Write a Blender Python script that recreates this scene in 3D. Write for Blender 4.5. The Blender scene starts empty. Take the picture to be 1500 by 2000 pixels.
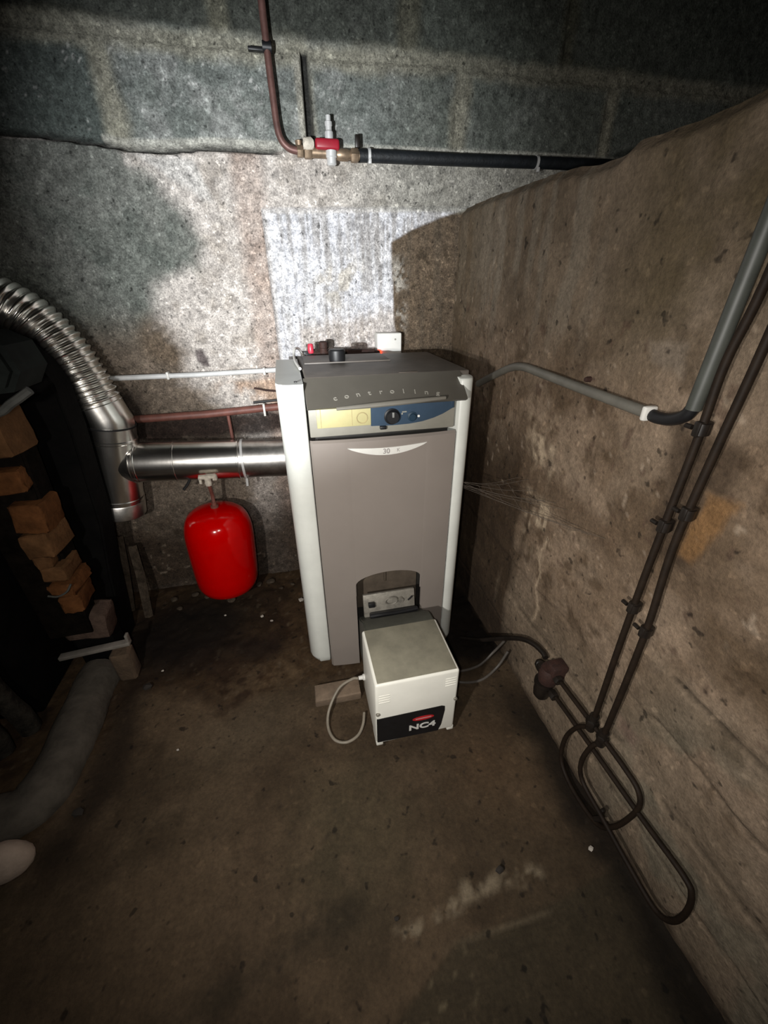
import bpy, bmesh, math, random
import numpy as np
from mathutils import Vector, Matrix

SC = bpy.context.scene
COL = SC.collection
random.seed(7)

# ------------------------------------------------------------------ camera, world, lights, exposure
cam_d = bpy.data.cameras.new('camera'); cam = bpy.data.objects.new('camera', cam_d); COL.objects.link(cam)
cam_d.sensor_fit = 'HORIZONTAL'; cam_d.sensor_width = 36.0; cam_d.lens = 36.0 * 795.0 / 1500.0
cam_d.clip_start = 0.02
_R = ((0.975546334822656, -0.21965735536812192, -0.007745634045380983),
      (0.11289029392990182, 0.47051087717378903, 0.8751430145967983),
      (0.18858719508625907, 0.8546169672396133, -0.48380234513245496))
cam.matrix_world = Matrix(((_R[0][0], _R[1][0], -_R[2][0], 0.0),
                           (_R[0][1], _R[1][1], -_R[2][1], 0.0),
                           (_R[0][2], _R[1][2], -_R[2][2], 1.15),
                           (0, 0, 0, 1)))
SC.camera = cam

world = bpy.data.worlds.new('world'); SC.world = world; world.use_nodes = True
bg = world.node_tree.nodes['Background']
bg.inputs[0].default_value = (0.8, 0.85, 1.0, 1); bg.inputs[1].default_value = 0.0015

def lamp(name, kind, loc, aim, energy, color, **kw):
    d = bpy.data.lights.new(name, kind); d.energy = energy; d.color = color
    for k, v in kw.items(): setattr(d, k, v)
    o = bpy.data.objects.new(name, d); COL.objects.link(o); o.location = loc
    o.rotation_euler = (Vector(aim) - Vector(loc)).to_track_quat('-Z', 'Y').to_euler()
    return o
# hand torch: narrow cold beam on the wall above the boiler
lamp('torch_beam', 'SPOT', (-0.34, -0.05, 1.08), (0.05, 1.58, 1.25), 175.0, (0.93, 0.97, 1.0),
     spot_size=math.radians(54), spot_blend=1.0, shadow_soft_size=0.012)
# its wide spill
lamp('torch_spill', 'SPOT', (-0.42, -0.08, 1.02), (0.30, 1.08, 0.50), 50.0, (1.0, 0.955, 0.90),
     spot_size=math.radians(112), spot_blend=1.0, shadow_soft_size=0.02)
# phone lamp beside the lens
lamp('phone_lamp', 'SPOT', (-0.04, -0.02, 1.16), (0.28, 0.90, 0.46), 22.0, (1.0, 0.96, 0.91),
     spot_size=math.radians(146), spot_blend=1.0, shadow_soft_size=0.012)

vs = SC.view_settings
vs.view_transform = 'Standard'; vs.look = 'None'; vs.gamma = 1.0; vs.use_curve_mapping = False
vs.exposure = 0.0

# ------------------------------------------------------------------ materials
MATS = {}
def mat(name, color, rough=0.6, metal=0.0, var=0.15, scale=30.0, bump=0.0, bscale=None, color2=None,
        coat=0.0, emis=None, spec=0.5):
    if name in MATS: return MATS[name]
    m = bpy.data.materials.new(name); m.use_nodes = True
    nt = m.node_tree; b = nt.nodes['Principled BSDF']
    b.inputs['Roughness'].default_value = rough; b.inputs['Metallic'].default_value = metal
    b.inputs['Specular IOR Level'].default_value = spec
    if coat: b.inputs['Coat Weight'].default_value = coat; b.inputs['Coat Roughness'].default_value = 0.08
    tc = nt.nodes.new('ShaderNodeTexCoord')
    n = nt.nodes.new('ShaderNodeTexNoise'); n.inputs['Scale'].default_value = scale
    n.inputs['Detail'].default_value = 6.0; n.inputs['Roughness'].default_value = 0.65
    nt.links.new(tc.outputs['Object'], n.inputs['Vector'])
    r = nt.nodes.new('ShaderNodeValToRGB')
    c1 = tuple(c * (1 - var) for c in color); c2 = color2 if color2 else tuple(min(1, c * (1 + var)) for c in color)
    r.color_ramp.elements[0].position = 0.35; r.color_ramp.elements[1].position = 0.68
    r.color_ramp.elements[0].color = (*c1, 1); r.color_ramp.elements[1].color = (*c2, 1)
    nt.links.new(n.outputs['Fac'], r.inputs['Fac']); nt.links.new(r.outputs['Color'], b.inputs['Base Color'])
    if bump:
        n2 = nt.nodes.new('ShaderNodeTexNoise'); n2.inputs['Scale'].default_value = bscale or scale * 4
        n2.inputs['Detail'].default_value = 5.0
        nt.links.new(tc.outputs['Object'], n2.inputs['Vector'])
        bp = nt.nodes.new('ShaderNodeBump'); bp.inputs['Strength'].default_value = bump; bp.inputs['Distance'].default_value = 0.004
        nt.links.new(n2.outputs['Fac'], bp.inputs['Height']); nt.links.new(bp.outputs['Normal'], b.inputs['Normal'])
    if emis:
        b.inputs['Emission Color'].default_value = (*emis[0], 1); b.inputs['Emission Strength'].default_value = emis[1]
    MATS[name] = m
    return m

def wall_mat(name, fine=260.0, contrast=0.5, speck=0.35, bump=0.5, rough=0.92):
    """rough concrete: the stain colour of each spot times fine aggregate grain, pale specks and dark pits"""
    m = bpy.data.materials.new(name); m.use_nodes = True
    nt = m.node_tree; b = nt.nodes['Principled BSDF']; b.inputs['Roughness'].default_value = rough
    b.inputs['Specular IOR Level'].default_value = 0.25
    L = nt.links.new; N = nt.nodes.new
    tc = N('ShaderNodeTexCoord'); at = N('ShaderNodeAttribute'); at.attribute_name = 'stain'
    n1 = N('ShaderNodeTexNoise'); n1.inputs['Scale'].default_value = fine; n1.inputs['Detail'].default_value = 4; n1.inputs['Roughness'].default_value = 0.7
    n2 = N('ShaderNodeTexNoise'); n2.inputs['Scale'].default_value = fine * 0.22; n2.inputs['Detail'].default_value = 6; n2.inputs['Roughness'].default_value = 0.7
    n3 = N('ShaderNodeTexNoise'); n3.inputs['Scale'].default_value = fine * 0.35; n3.inputs['Detail'].default_value = 2
    for n in (n1, n2, n3): L(tc.outputs['Object'], n.inputs['Vector'])
    mr = N('ShaderNodeMapRange'); mr.inputs[1].default_value = 0.3; mr.inputs[2].default_value = 0.7
    mr.inputs[3].default_value = 1 - contrast; mr.inputs[4].default_value = 1 + contrast
    L(n1.outputs['Fac'], mr.inputs[0])
    mr2 = N('ShaderNodeMapRange'); mr2.inputs[1].default_value = 0.32; mr2.inputs[2].default_value = 0.68
    mr2.inputs[3].default_value = 1 - contrast * 0.7; mr2.inputs[4].default_value = 1 + contrast * 0.7
    L(n2.outputs['Fac'], mr2.inputs[0])
    mul = N('ShaderNodeMath'); mul.operation = 'MULTIPLY'; L(mr.outputs[0], mul.inputs[0]); L(mr2.outputs[0], mul.inputs[1])
    sp = N('ShaderNodeMapRange'); sp.inputs[1].default_value = 0.66; sp.inputs[2].default_value = 0.72
    sp.inputs[3].default_value = 0; sp.inputs[4].default_value = speck
    L(n3.outputs['Fac'], sp.inputs[0])
    pit = N('ShaderNodeMapRange'); pit.inputs[1].default_value = 0.27; pit.inputs[2].default_value = 0.34
    pit.inputs[3].default_value = 0.35; pit.inputs[4].default_value = 1.0
    L(n3.outputs['Fac'], pit.inputs[0])
    add = N('ShaderNodeMath'); add.operation = 'ADD'; L(mul.outputs[0], add.inputs[0]); L(sp.outputs[0], add.inputs[1])
    mu3 = N('ShaderNodeMath'); mu3.operation = 'MULTIPLY'; L(add.outputs[0], mu3.inputs[0]); L(pit.outputs[0], mu3.inputs[1])
    vm = N('ShaderNodeVectorMath'); vm.operation = 'SCALE'; L(at.outputs['Color'], vm.inputs[0]); L(mu3.outputs[0], vm.inputs['Scale'])
    L(vm.outputs[0], b.inputs['Base Color'])
    ah = N('ShaderNodeMath'); ah.operation = 'MULTIPLY_ADD'; L(n2.outputs['Fac'], ah.inputs[0]); ah.inputs[1].default_value = 2.0; L(n1.outputs['Fac'], ah.inputs[2])
    bp = N('ShaderNodeBump'); bp.inputs['Strength'].default_value = bump; bp.inputs['Distance'].default_value = 0.004
    L(ah.outputs[0], bp.inputs['Height']); L(bp.outputs['Normal'], b.inputs['Normal'])
    return m

M_trim = mat('cream_enamel', (0.64, 0.655, 0.61), 0.42, var=0.05, scale=14)
M_lid = mat('dusty_taupe_enamel', (0.105, 0.090, 0.076), 0.55, var=0.22, scale=18)
M_visor = mat('grey_taupe_plastic', (0.088, 0.080, 0.066), 0.5, var=0.07, scale=10)
M_door = mat('mauve_grey_enamel', (0.235, 0.205, 0.182), 0.36, var=0.04, scale=6)
M_fascia = mat('grey_beige_plastic', (0.235, 0.225, 0.19), 0.5, var=0.06)
M_cream = mat('pale_yellow_plastic', (0.40, 0.36, 0.18), 0.5, var=0.05)
M_blue = mat('slate_blue_plastic', (0.028, 0.050, 0.080), 0.4, var=0.08)
M_black = mat('black_plastic', (0.008, 0.008, 0.009), 0.45, var=0.2)
M_dark = mat('dark_cavity_metal', (0.02, 0.018, 0.015), 0.7, var=0.3)
M_white = mat('white_plastic', (0.66, 0.65, 0.61), 0.45, var=0.04)
M_letter = mat('pale_print', (0.26, 0.245, 0.21), 0.5, var=0.02)
M_grey_print = mat('grey_print', (0.30, 0.28, 0.27), 0.5, var=0.02)
M_plate = mat('boiler_plate_brown', (0.085, 0.066, 0.048), 0.6, var=0.25, scale=20)
M_alu = mat('cast_aluminium', (0.30, 0.28, 0.24), 0.5, 0.4, var=0.25, scale=40, bump=0.2)
M_burner = mat('burner_cream_enamel', (0.84, 0.83, 0.75), 0.42, var=0.04, scale=12)
M_burner_top = mat('burner_dusty_top', (0.235, 0.22, 0.165), 0.7, var=0.18, scale=16)
M_burner_back = mat('burner_grey_green', (0.062, 0.062, 0.050), 0.6, var=0.15)
M_red_logo = mat('red_print', (0.5, 0.02, 0.025), 0.4, var=0.05)
M_steel = mat('shiny_flue_steel', (0.80, 0.78, 0.74), 0.24, 1.0, var=0.12, scale=22, bump=0.10, bscale=14)
M_steel2 = mat('worn_flue_steel', (0.60, 0.58, 0.55), 0.34, 1.0, var=0.25, scale=26, bump=0.12, bscale=20)
M_red = mat('glossy_red_paint', (0.50, 0.0, 0.0), 0.14, var=0.04, spec=0.35)
M_copper = mat('dull_copper', (0.13, 0.065, 0.055), 0.5, 0.35, var=0.3, scale=30)
M_redpipe = mat('red_oxide_pipe', (0.16, 0.06, 0.045), 0.55, var=0.25, scale=25)
M_brass = mat('old_brass', (0.30, 0.22, 0.15), 0.45, 0.7, var=0.3, scale=50)
M_chrome = mat('nickel_plated', (0.66, 0.66, 0.65), 0.35, 0.35, var=0.08)
M_limebrass = mat('limescaled_brass', (0.55, 0.50, 0.42), 0.8, 0.1, var=0.25, scale=90, bump=0.4)
M_hose = mat('black_foam_sleeve', (0.008, 0.010, 0.012), 0.55, var=0.4, scale=40, bump=0.25)
M_redlever = mat('dark_red_vinyl', (0.28, 0.012, 0.025), 0.4, var=0.12)
M_conduit = mat('grey_conduit_plastic', (0.135, 0.128, 0.108), 0.5, var=0.15, scale=20)
M_conduit_w = mat('pale_grey_conduit_plastic', (0.56, 0.56, 0.55), 0.5, var=0.12, scale=20)
M_brownpipe = mat('brown_oil_line', (0.014, 0.0085, 0.005), 0.65, var=0.3, scale=40, spec=0.2)
M_oilblack = mat('oily_black_metal', (0.012, 0.009, 0.007), 0.4, var=0.3)
M_rust = mat('rusty_red_casting', (0.030, 0.011, 0.007), 0.75, var=0.35, scale=60, bump=0.3)
M_cable = mat('grey_cable', (0.23, 0.20, 0.155), 0.55, var=0.15)
M_thin = mat('grey_hose', (0.085, 0.075, 0.065), 0.5, var=0.15)
M_wood = mat('grey_old_wood', (0.16, 0.115, 0.078), 0.85, var=0.3, scale=18, bump=0.4)
M_brick = mat('burnt_orange_brick', (0.085, 0.033, 0.011), 0.9, var=0.35, scale=22, bump=0.6, spec=0.1)
M_brick2 = mat('pale_dusty_brick', (0.085, 0.041, 0.017), 0.9, var=0.3, scale=22, bump=0.6, spec=0.1)
M_nearblack = mat('rough_near_black', (0.0025, 0.0022, 0.002), 0.95, var=0.5, scale=15, bump=0.5, spec=0.1)
M_hood = mat('grey_green_sheet_metal', (0.0085, 0.0105, 0.0092), 0.85, var=0.5, scale=12, spec=0.12)
M_rim = mat('dusty_grey_rim', (0.040, 0.040, 0.035), 0.7, var=0.3)
M_kerb = mat('grey_kerb_concrete', (0.072, 0.062, 0.050), 0.9, var=0.3, scale=16, bump=0.5, spec=0.1)
M_pale = mat('pale_plaster_lump', (0.36, 0.28, 0.22), 0.9, var=0.15, scale=20, bump=0.4)
M_pink = mat('pinkish_concrete_chunk', (0.075, 0.050, 0.038), 0.9, var=0.25, scale=40, bump=0.6, spec=0.1)
M_charwood = mat('charred_bark', (0.022, 0.019, 0.015), 0.9, var=0.6, scale=40, bump=0.8, spec=0.1)
M_rubble = mat('dusty_rubble', (0.060, 0.046, 0.033), 0.9, var=0.5, scale=40, bump=0.6, spec=0.1)
M_pebble = mat('dark_pebble', (0.02, 0.015, 0.011), 0.85, var=0.3)
M_pebble_w = mat('pale_stone_chip', (0.42, 0.38, 0.33), 0.85, var=0.2)
M_web = mat('dusty_cobweb', (0.09, 0.072, 0.055), 0.9, var=0.1)
M_led = mat('red_glow_lamp', (0.6, 0.02, 0.01), 0.4, emis=((1.0, 0.03, 0.01), 5.0))

# ------------------------------------------------------------------ mesh helpers
def BM(): return bmesh.new()

def add_box(bm, lo, hi, bevel=0.0, seg=2, rot=None, piv=None):
    r = bmesh.ops.create_cube(bm, size=1.0)
    vs_ = r['verts']; c = (Vector(lo) + Vector(hi)) / 2; s = Vector(hi) - Vector(lo)
    for v in vs_: v.co = Vector((v.co.x * s.x, v.co.y * s.y, v.co.z * s.z)) + c
    if bevel:
        es = list({e for v in vs_ for e in v.link_edges})
        bv = bmesh.ops.bevel(bm, geom=es, offset=bevel, segments=seg, affect='EDGES', profile=0.5)
        vs_ = list({v for f in bv['faces'] for v in f.verts} | {v for v in vs_ if v.is_valid})
        # gather whole island
        st = list(vs_); seen = set(st)
        while st:
            v = st.pop()
            for e in v.link_edges:
                o = e.other_vert(v)
                if o not in seen: seen.add(o); st.append(o)
        vs_ = list(seen)
    if rot is not None:
        p = Vector(piv) if piv is not None else c
        for v in vs_: v.co = rot @ (v.co - p) + p
    return vs_

def catmull(pts, n=8):
    P = [Vector(p) for p in pts]
    if len(P) < 3: return P
    out = []
    Q = [P[0] * 2 - P[1]] + P + [P[-1] * 2 - P[-2]]
    for i in range(1, len(Q) - 2):
        p0, p1, p2, p3 = Q[i - 1], Q[i], Q[i + 1], Q[i + 2]
        for k in range(n):
            t = k / n
            out.append(0.5 * ((2 * p1) + (-p0 + p2) * t + (2 * p0 - 5 * p1 + 4 * p2 - p3) * t * t + (-p0 + 3 * p1 - 3 * p2 + p3) * t ** 3))
    out.append(P[-1]); return out

def resample(pts, step):
    d = [0.0]
    for a, b in zip(pts, pts[1:]): d.append(d[-1] + (b - a).length)
    n = max(2, int(d[-1] / step)); out = []; j = 0
    for i in range(n + 1):
        s = d[-1] * i / n
        while j < len(d) - 2 and d[j + 1] < s: j += 1
        t = (s - d[j]) / max(1e-9, d[j + 1] - d[j]); out.append(pts[j].lerp(pts[j + 1], min(1, t)))
    return out, d[-1]

def add_tube(bm, pts, r, n=10, smooth=0, cap=True):
    P = catmull(pts, smooth) if smooth else [Vector(p) for p in pts]
    rad = r if callable(r) else (lambda i, m: r)
    m = len(P); T = []
    for i in range(m):
        a = P[max(0, i - 1)]; b = P[min(m - 1, i + 1)]; T.append((b - a).normalized())
    up = Vector((0, 0, 1)) if abs(T[0].z) < 0.9 else Vector((1, 0, 0))
    N = (up - T[0] * up.dot(T[0])).normalized(); rings = []
    for i in range(m):
        N = (N - T[i] * N.dot(T[i])).normalized(); B = T[i].cross(N); rr = rad(i, m)
        rings.append([bm.verts.new(P[i] + (N * math.cos(2 * math.pi * k / n) + B * math.sin(2 * math.pi * k / n)) * rr) for k in range(n)])
    for a, b in zip(rings, rings[1:]):
        for k in range(n): bm.faces.new((a[k], a[(k + 1) % n], b[(k + 1) % n], b[k]))
    if cap:
        bm.faces.new(rings[0][::-1]); bm.faces.new(rings[-1])

def add_lathe(bm, prof, base, axis=(0, 0, 1), n=24):
    """prof: (radius, height) along axis from base"""
    A = Vector(axis).normalized(); u = Vector((1, 0, 0)) if abs(A.x) < 0.9 else Vector((0, 1, 0))
    U = (u - A * u.dot(A)).normalized(); V = A.cross(U); B = Vector(base); rings = []
    for r, h in prof:
        if r < 1e-6: rings.append([bm.verts.new(B + A * h)])
        else: rings.append([bm.verts.new(B + A * h + (U * math.cos(2 * math.pi * k / n) + V * math.sin(2 * math.pi * k / n)) * r) for k in range(n)])
    for a, b in zip(rings, rings[1:]):
        if len(a) == 1 and len(b) == 1: continue
        for k in range(n):
            k2 = (k + 1) % n
            if len(a) == 1: bm.faces.new((a[0], b[k2], b[k]))
            elif len(b) == 1: bm.faces.new((a[k], a[k2], b[0]))
            else: bm.faces.new((a[k], a[k2], b[k2], b[k]))
    if len(rings[0]) > 1: bm.faces.new(rings[0][::-1])
    if len(rings[-1]) > 1: bm.faces.new(rings[-1])

def add_prism(bm, poly, y0, y1, plane='xz', bevel=0.0):
    """2-D outline in a plane, extruded along the remaining axis"""
    def mk(p, d):
        if plane == 'xz': return Vector((p[0], d, p[1]))
        if plane == 'yz': return Vector((d, p[0], p[1]))
        return Vector((p[0], p[1], d))
    a = [bm.verts.new(mk(p, y0)) for p in poly]; b = [bm.verts.new(mk(p, y1)) for p in poly]
    fs = [bm.faces.new(a), bm.faces.new(b[::-1])]
    k = len(poly)
    for i in range(k): fs.append(bm.faces.new((a[i], b[i], b[(i + 1) % k], a[(i + 1) % k])))
    bmesh.ops.recalc_face_normals(bm, faces=fs)
    if bevel:
        es = [e for e in fs[0].edges] + [e for e in fs[1].edges]
        bmesh.ops.bevel(bm, geom=es, offset=bevel, segments=2, affect='EDGES')

def add_rock(bm, c, size, seed=0, sub=2, rough=0.25):
    rnd = random.Random(seed)
    r = bmesh.ops.create_icosphere(bm, subdivisions=sub, radius=1.0)
    ph = [Vector((rnd.uniform(-1, 1), rnd.uniform(-1, 1), rnd.uniform(-1, 1))).normalized() for _ in range(7)]
    am = [rnd.uniform(0.4, 1) * rough for _ in range(7)]
    for v in r['verts']:
        k = 1.0
        for p, a in zip(ph, am): k -= a * max(0.0, v.co.normalized().dot(p) - 0.45)
        v.co = Vector((v.co.x * size[0] * k, v.co.y * size[1] * k, v.co.z * size[2] * k)) + Vector(c)

def roughen(bm, amt, seed=0):
    rnd = random.Random(seed)
    for v in bm.verts: v.co += Vector((rnd.uniform(-1, 1), rnd.uniform(-1, 1), rnd.uniform(-1, 1))) * amt

ORG = {}
def obj(name, bm, m, parent=None, angle=35):
    me = bpy.data.meshes.new(name)
    off = ORG.get(parent.name, Vector()) if parent else Vector()
    if off.length: bmesh.ops.translate(bm, verts=bm.verts, vec=-off)
    bmesh.ops.recalc_face_normals(bm, faces=bm.faces)
    bm.to_mesh(me); bm.free()
    me.polygons.foreach_set('use_smooth', [True] * len(me.polygons))
    me.set_sharp_from_angle(angle=math.radians(angle))
    o = bpy.data.objects.new(name, me); COL.objects.link(o); me.materials.append(m)
    if parent: o.parent = parent; ORG[o.name] = off
    return o

def tag(o, label, cat, group=None):
    o['label'] = label; o['category'] = cat
    if group: o['group'] = group
    return o

def thing(name, loc, label, cat, group=None):
    o = bpy.data.objects.new(name, None); COL.objects.link(o); o.location = loc; o.empty_display_size = 0.05
    ORG[o.name] = Vector(loc)
    return tag(o, label, cat, group)

def base_tag(name, bm, m, base, label, cat, group=None, angle=35):
    """a one-mesh thing with its origin at its base"""
    bmesh.ops.translate(bm, verts=bm.verts, vec=-Vector(base))
    o = obj(name, bm, m, None, angle); o.location = base
    return tag(o, label, cat, group)

_fontcache = {}
def add_text(bm, s, size, mtx, extrude=0.0006, bold=0.0):
    cu = bpy.data.curves.new('lettering_curve', 'FONT'); cu.body = s; cu.size = size; cu.extrude = extrude; cu.offset = bold
    cu.align_x = 'CENTER'; cu.align_y = 'CENTER'
    o = bpy.data.objects.new('lettering_curve', cu); COL.objects.link(o)
    dg = bpy.context.evaluated_depsgraph_get()
    me = bpy.data.meshes.new_from_object(o.evaluated_get(dg))
    me.transform(mtx); bm.from_mesh(me)
    bpy.data.objects.remove(o); bpy.data.curves.remove(cu); bpy.data.meshes.remove(me)

# facing -y: text x -> world x, text y -> world z
FACE = Matrix(((1, 0, 0, 0), (0, 0, -1, 0), (0, 1, 0, 0), (0, 0, 0, 1)))

# ------------------------------------------------------------------ numpy noise and masks for stains
def _lat(ix, iy, seed):
    h = (ix.astype(np.int64) * 374761393 + iy.astype(np.int64) * 668265263 + seed * 974634777) & 0x7fffffff
    h = ((h ^ (h >> 13)) * 1274126177) & 0x7fffffff
    return ((h ^ (h >> 16)) & 0xffff) / 65535.0
def vnoise(u, v, seed=0):
    iu = np.floor(u); iv = np.floor(v); fu = u - iu; fv = v - iv
    fu = fu * fu * (3 - 2 * fu); fv = fv * fv * (3 - 2 * fv)
    a = _lat(iu, iv, seed); b = _lat(iu + 1, iv, seed); c = _lat(iu, iv + 1, seed); d = _lat(iu + 1, iv + 1, seed)
    return (a * (1 - fu) + b * fu) * (1 - fv) + (c * (1 - fu) + d * fu) * fv
def fbm(u, v, s, seed=0, octv=4):
    t = 0; a = 0.5; n = 0
    for k in range(octv):
        t = t + a * vnoise(u * s, v * s, seed + k * 17); n += a; a *= 0.55; s *= 2.03
    return t / n
def ss(a, b, x):
    t = np.clip((x - a) / (b - a), 0, 1); return t * t * (3 - 2 * t)
def poly_sd(u, v, poly):
    """signed distance to a polygon, positive inside"""
    d = np.full(u.shape, 1e9); ins = np.zeros(u.shape, bool); k = len(poly)
    for i in range(k):
        (x1, y1), (x2, y2) = poly[i], poly[(i + 1) % k]
        ex, ey = x2 - x1, y2 - y1
        t = np.clip(((u - x1) * ex + (v - y1) * ey) / (ex * ex + ey * ey + 1e-12), 0, 1)
        d = np.minimum(d, np.hypot(u - x1 - t * ex, v - y1 - t * ey))
        if y1 != y2:
            c = ((y1 > v) != (y2 > v)) & (u < ex * (v - y1) / ey + x1); ins ^= c
    return np.where(ins, d, -d)
def seg_d(u, v, pts):
    d = np.full(u.shape, 1e9)
    for (x1, y1), (x2, y2) in zip(pts, pts[1:]):
        ex, ey = x2 - x1, y2 - y1
        t = np.clip(((u - x1) * ex + (v - y1) * ey) / (ex * ex + ey * ey + 1e-12), 0, 1)
        d = np.minimum(d, np.hypot(u - x1 - t * ex, v - y1 - t * ey))
    return d
def mixc(c, col, m):
    return c * (1 - m[:, None]) + np.array(col)[None, :] * m[:, None]

def grid_wall(name, u0, u1, v0, v1, step, place, colour, depth, m, extra=None):
    nu = int(round((u1 - u0) / step)) + 1; nv = int(round((v1 - v0) / step)) + 1
    U, V = np.meshgrid(np.linspace(u0, u1, nu), np.linspace(v0, v1, nv)); U = U.ravel(); V = V.ravel()
    D = depth(U, V); co = place(U, V, D); C = np.clip(colour(U, V, D), 0, 1)
    i = np.arange(nu * nv).reshape(nv, nu)
    q = np.stack([i[:-1, :-1], i[:-1, 1:], i[1:, 1:], i[1:, :-1]], -1).reshape(-1, 4)
    verts = co.tolist(); faces = q.tolist(); cols = np.concatenate([C, np.ones((len(C), 1))], 1)
    if extra:
        k = len(verts); verts += extra[0]; faces += [[k + a for a in f] for f in extra[1]]
        cols = np.concatenate([cols, np.tile([[0.12, 0.10, 0.08, 1.0]], (len(extra[0]), 1))], 0)
    me = bpy.data.meshes.new(name); me.from_pydata(verts, [], faces); me.update()
    a = me.attributes.new('stain', 'FLOAT_COLOR', 'POINT'); a.data.foreach_set('color', cols.astype(np.float32).ravel())
    me.polygons.foreach_set('use_smooth', [True] * len(me.polygons)); me.materials.append(m)
    o = bpy.data.objects.new(name, me); COL.objects.link(o); o['kind'] = 'structure'
    return o

# ------------------------------------------------------------------ SETTING
YB, XR = 1.58, 0.63           # back wall and right wall
M_wall = wall_mat('rough_basement_concrete', 200, 0.55, 0.9, 0.8)
M_wall_r = wall_mat('brown_board_marked_concrete', 120, 0.26, 0.45, 0.6)
M_floor = wall_mat('dirty_floor_screed', 110, 0.24, 0.35, 0.35, 0.85)

def crack_z(x): return 1.500 + 0.012 * np.sin(x * 9.0 + 1.2) * np.clip(-x * 3, 0, 1) + 0.010 * np.clip(x, 0, 1)
JO1 = [(-0.88, .010), (-0.372, .014), (0.139, .011), (0.592, .014), (1.11, .012)]
JO2 = [(-0.60, .012), (-0.075, .012), (0.425, .016), (0.93, .012)]
PANEL = [(-0.026, -0.1), (-0.026, 1.362), (0.70, 1.384), (0.70, -0.1)]
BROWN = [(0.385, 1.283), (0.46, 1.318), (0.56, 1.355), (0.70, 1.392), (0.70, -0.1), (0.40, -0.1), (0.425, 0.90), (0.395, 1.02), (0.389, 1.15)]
DARK_LEFT = [(-0.375, 1.53), (-0.345, 1.44), (-0.285, 1.39), (-0.238, 1.33), (-0.225, 1.26), (-0.245, 1.205), (-0.32, 1.18), (-0.365, 1.15),
        (-0.385, 1.10), (-0.372, 1.06), (-0.325, 1.01), (-0.312, 0.955), (-0.34, 0.90), (-0.36, 0.86), (-0.33, 0.84), (-0.28, 0.80), (-0.20, 0.775), (-0.20, 0.0), (-1.6, 0.0), (-1.6, 1.53)]

def back_depth(x, z):
    n = fbm(x, z, 7, 3) - 0.5; n2 = fbm(x, z, 40, 5, 3) - 0.5
    d = n * 0.014 + n2 * 0.005
    pan = ss(-0.003, 0.003, poly_sd(x, z, PANEL))
    d = d * (1 - 0.6 * pan) + pan * 0.013
    up = z > crack_z(x)
    # block courses: mortar recessed, the open joint deep
    j = np.zeros_like(x)
    for jx, w in JO1: j = np.maximum(j, (1 - ss(w * 0.6, w * 1.2, np.abs(x - jx + 0.01 * n))) * (z < 1.72))
    for jx, w in JO2: j = np.maximum(j, (1 - ss(w * 0.6, w * 1.2, np.abs(x - jx + 0.01 * n))) * (z > 1.72))
    j = np.maximum(j, 1 - ss(0.010, 0.020, np.abs(z - 1.718 + 0.012 * n)))
    blk = d * 0.7 + 0.006 * j + 0.004
    op = (1 - ss(0.008, 0.013, np.abs(x - 0.139 - 0.012 * (1.62 - z)))) * (z > 1.51) * (z < 1.72)
    blk = blk + 0.03 * op
    d = np.where(up, blk, d)
    cr = (1 - ss(0.003, 0.008, np.abs(z - crack_z(x) + 0.012 * n))) * (1 - ss(0.02, 0.06, x))
    return d + 0.035 * cr

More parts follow.
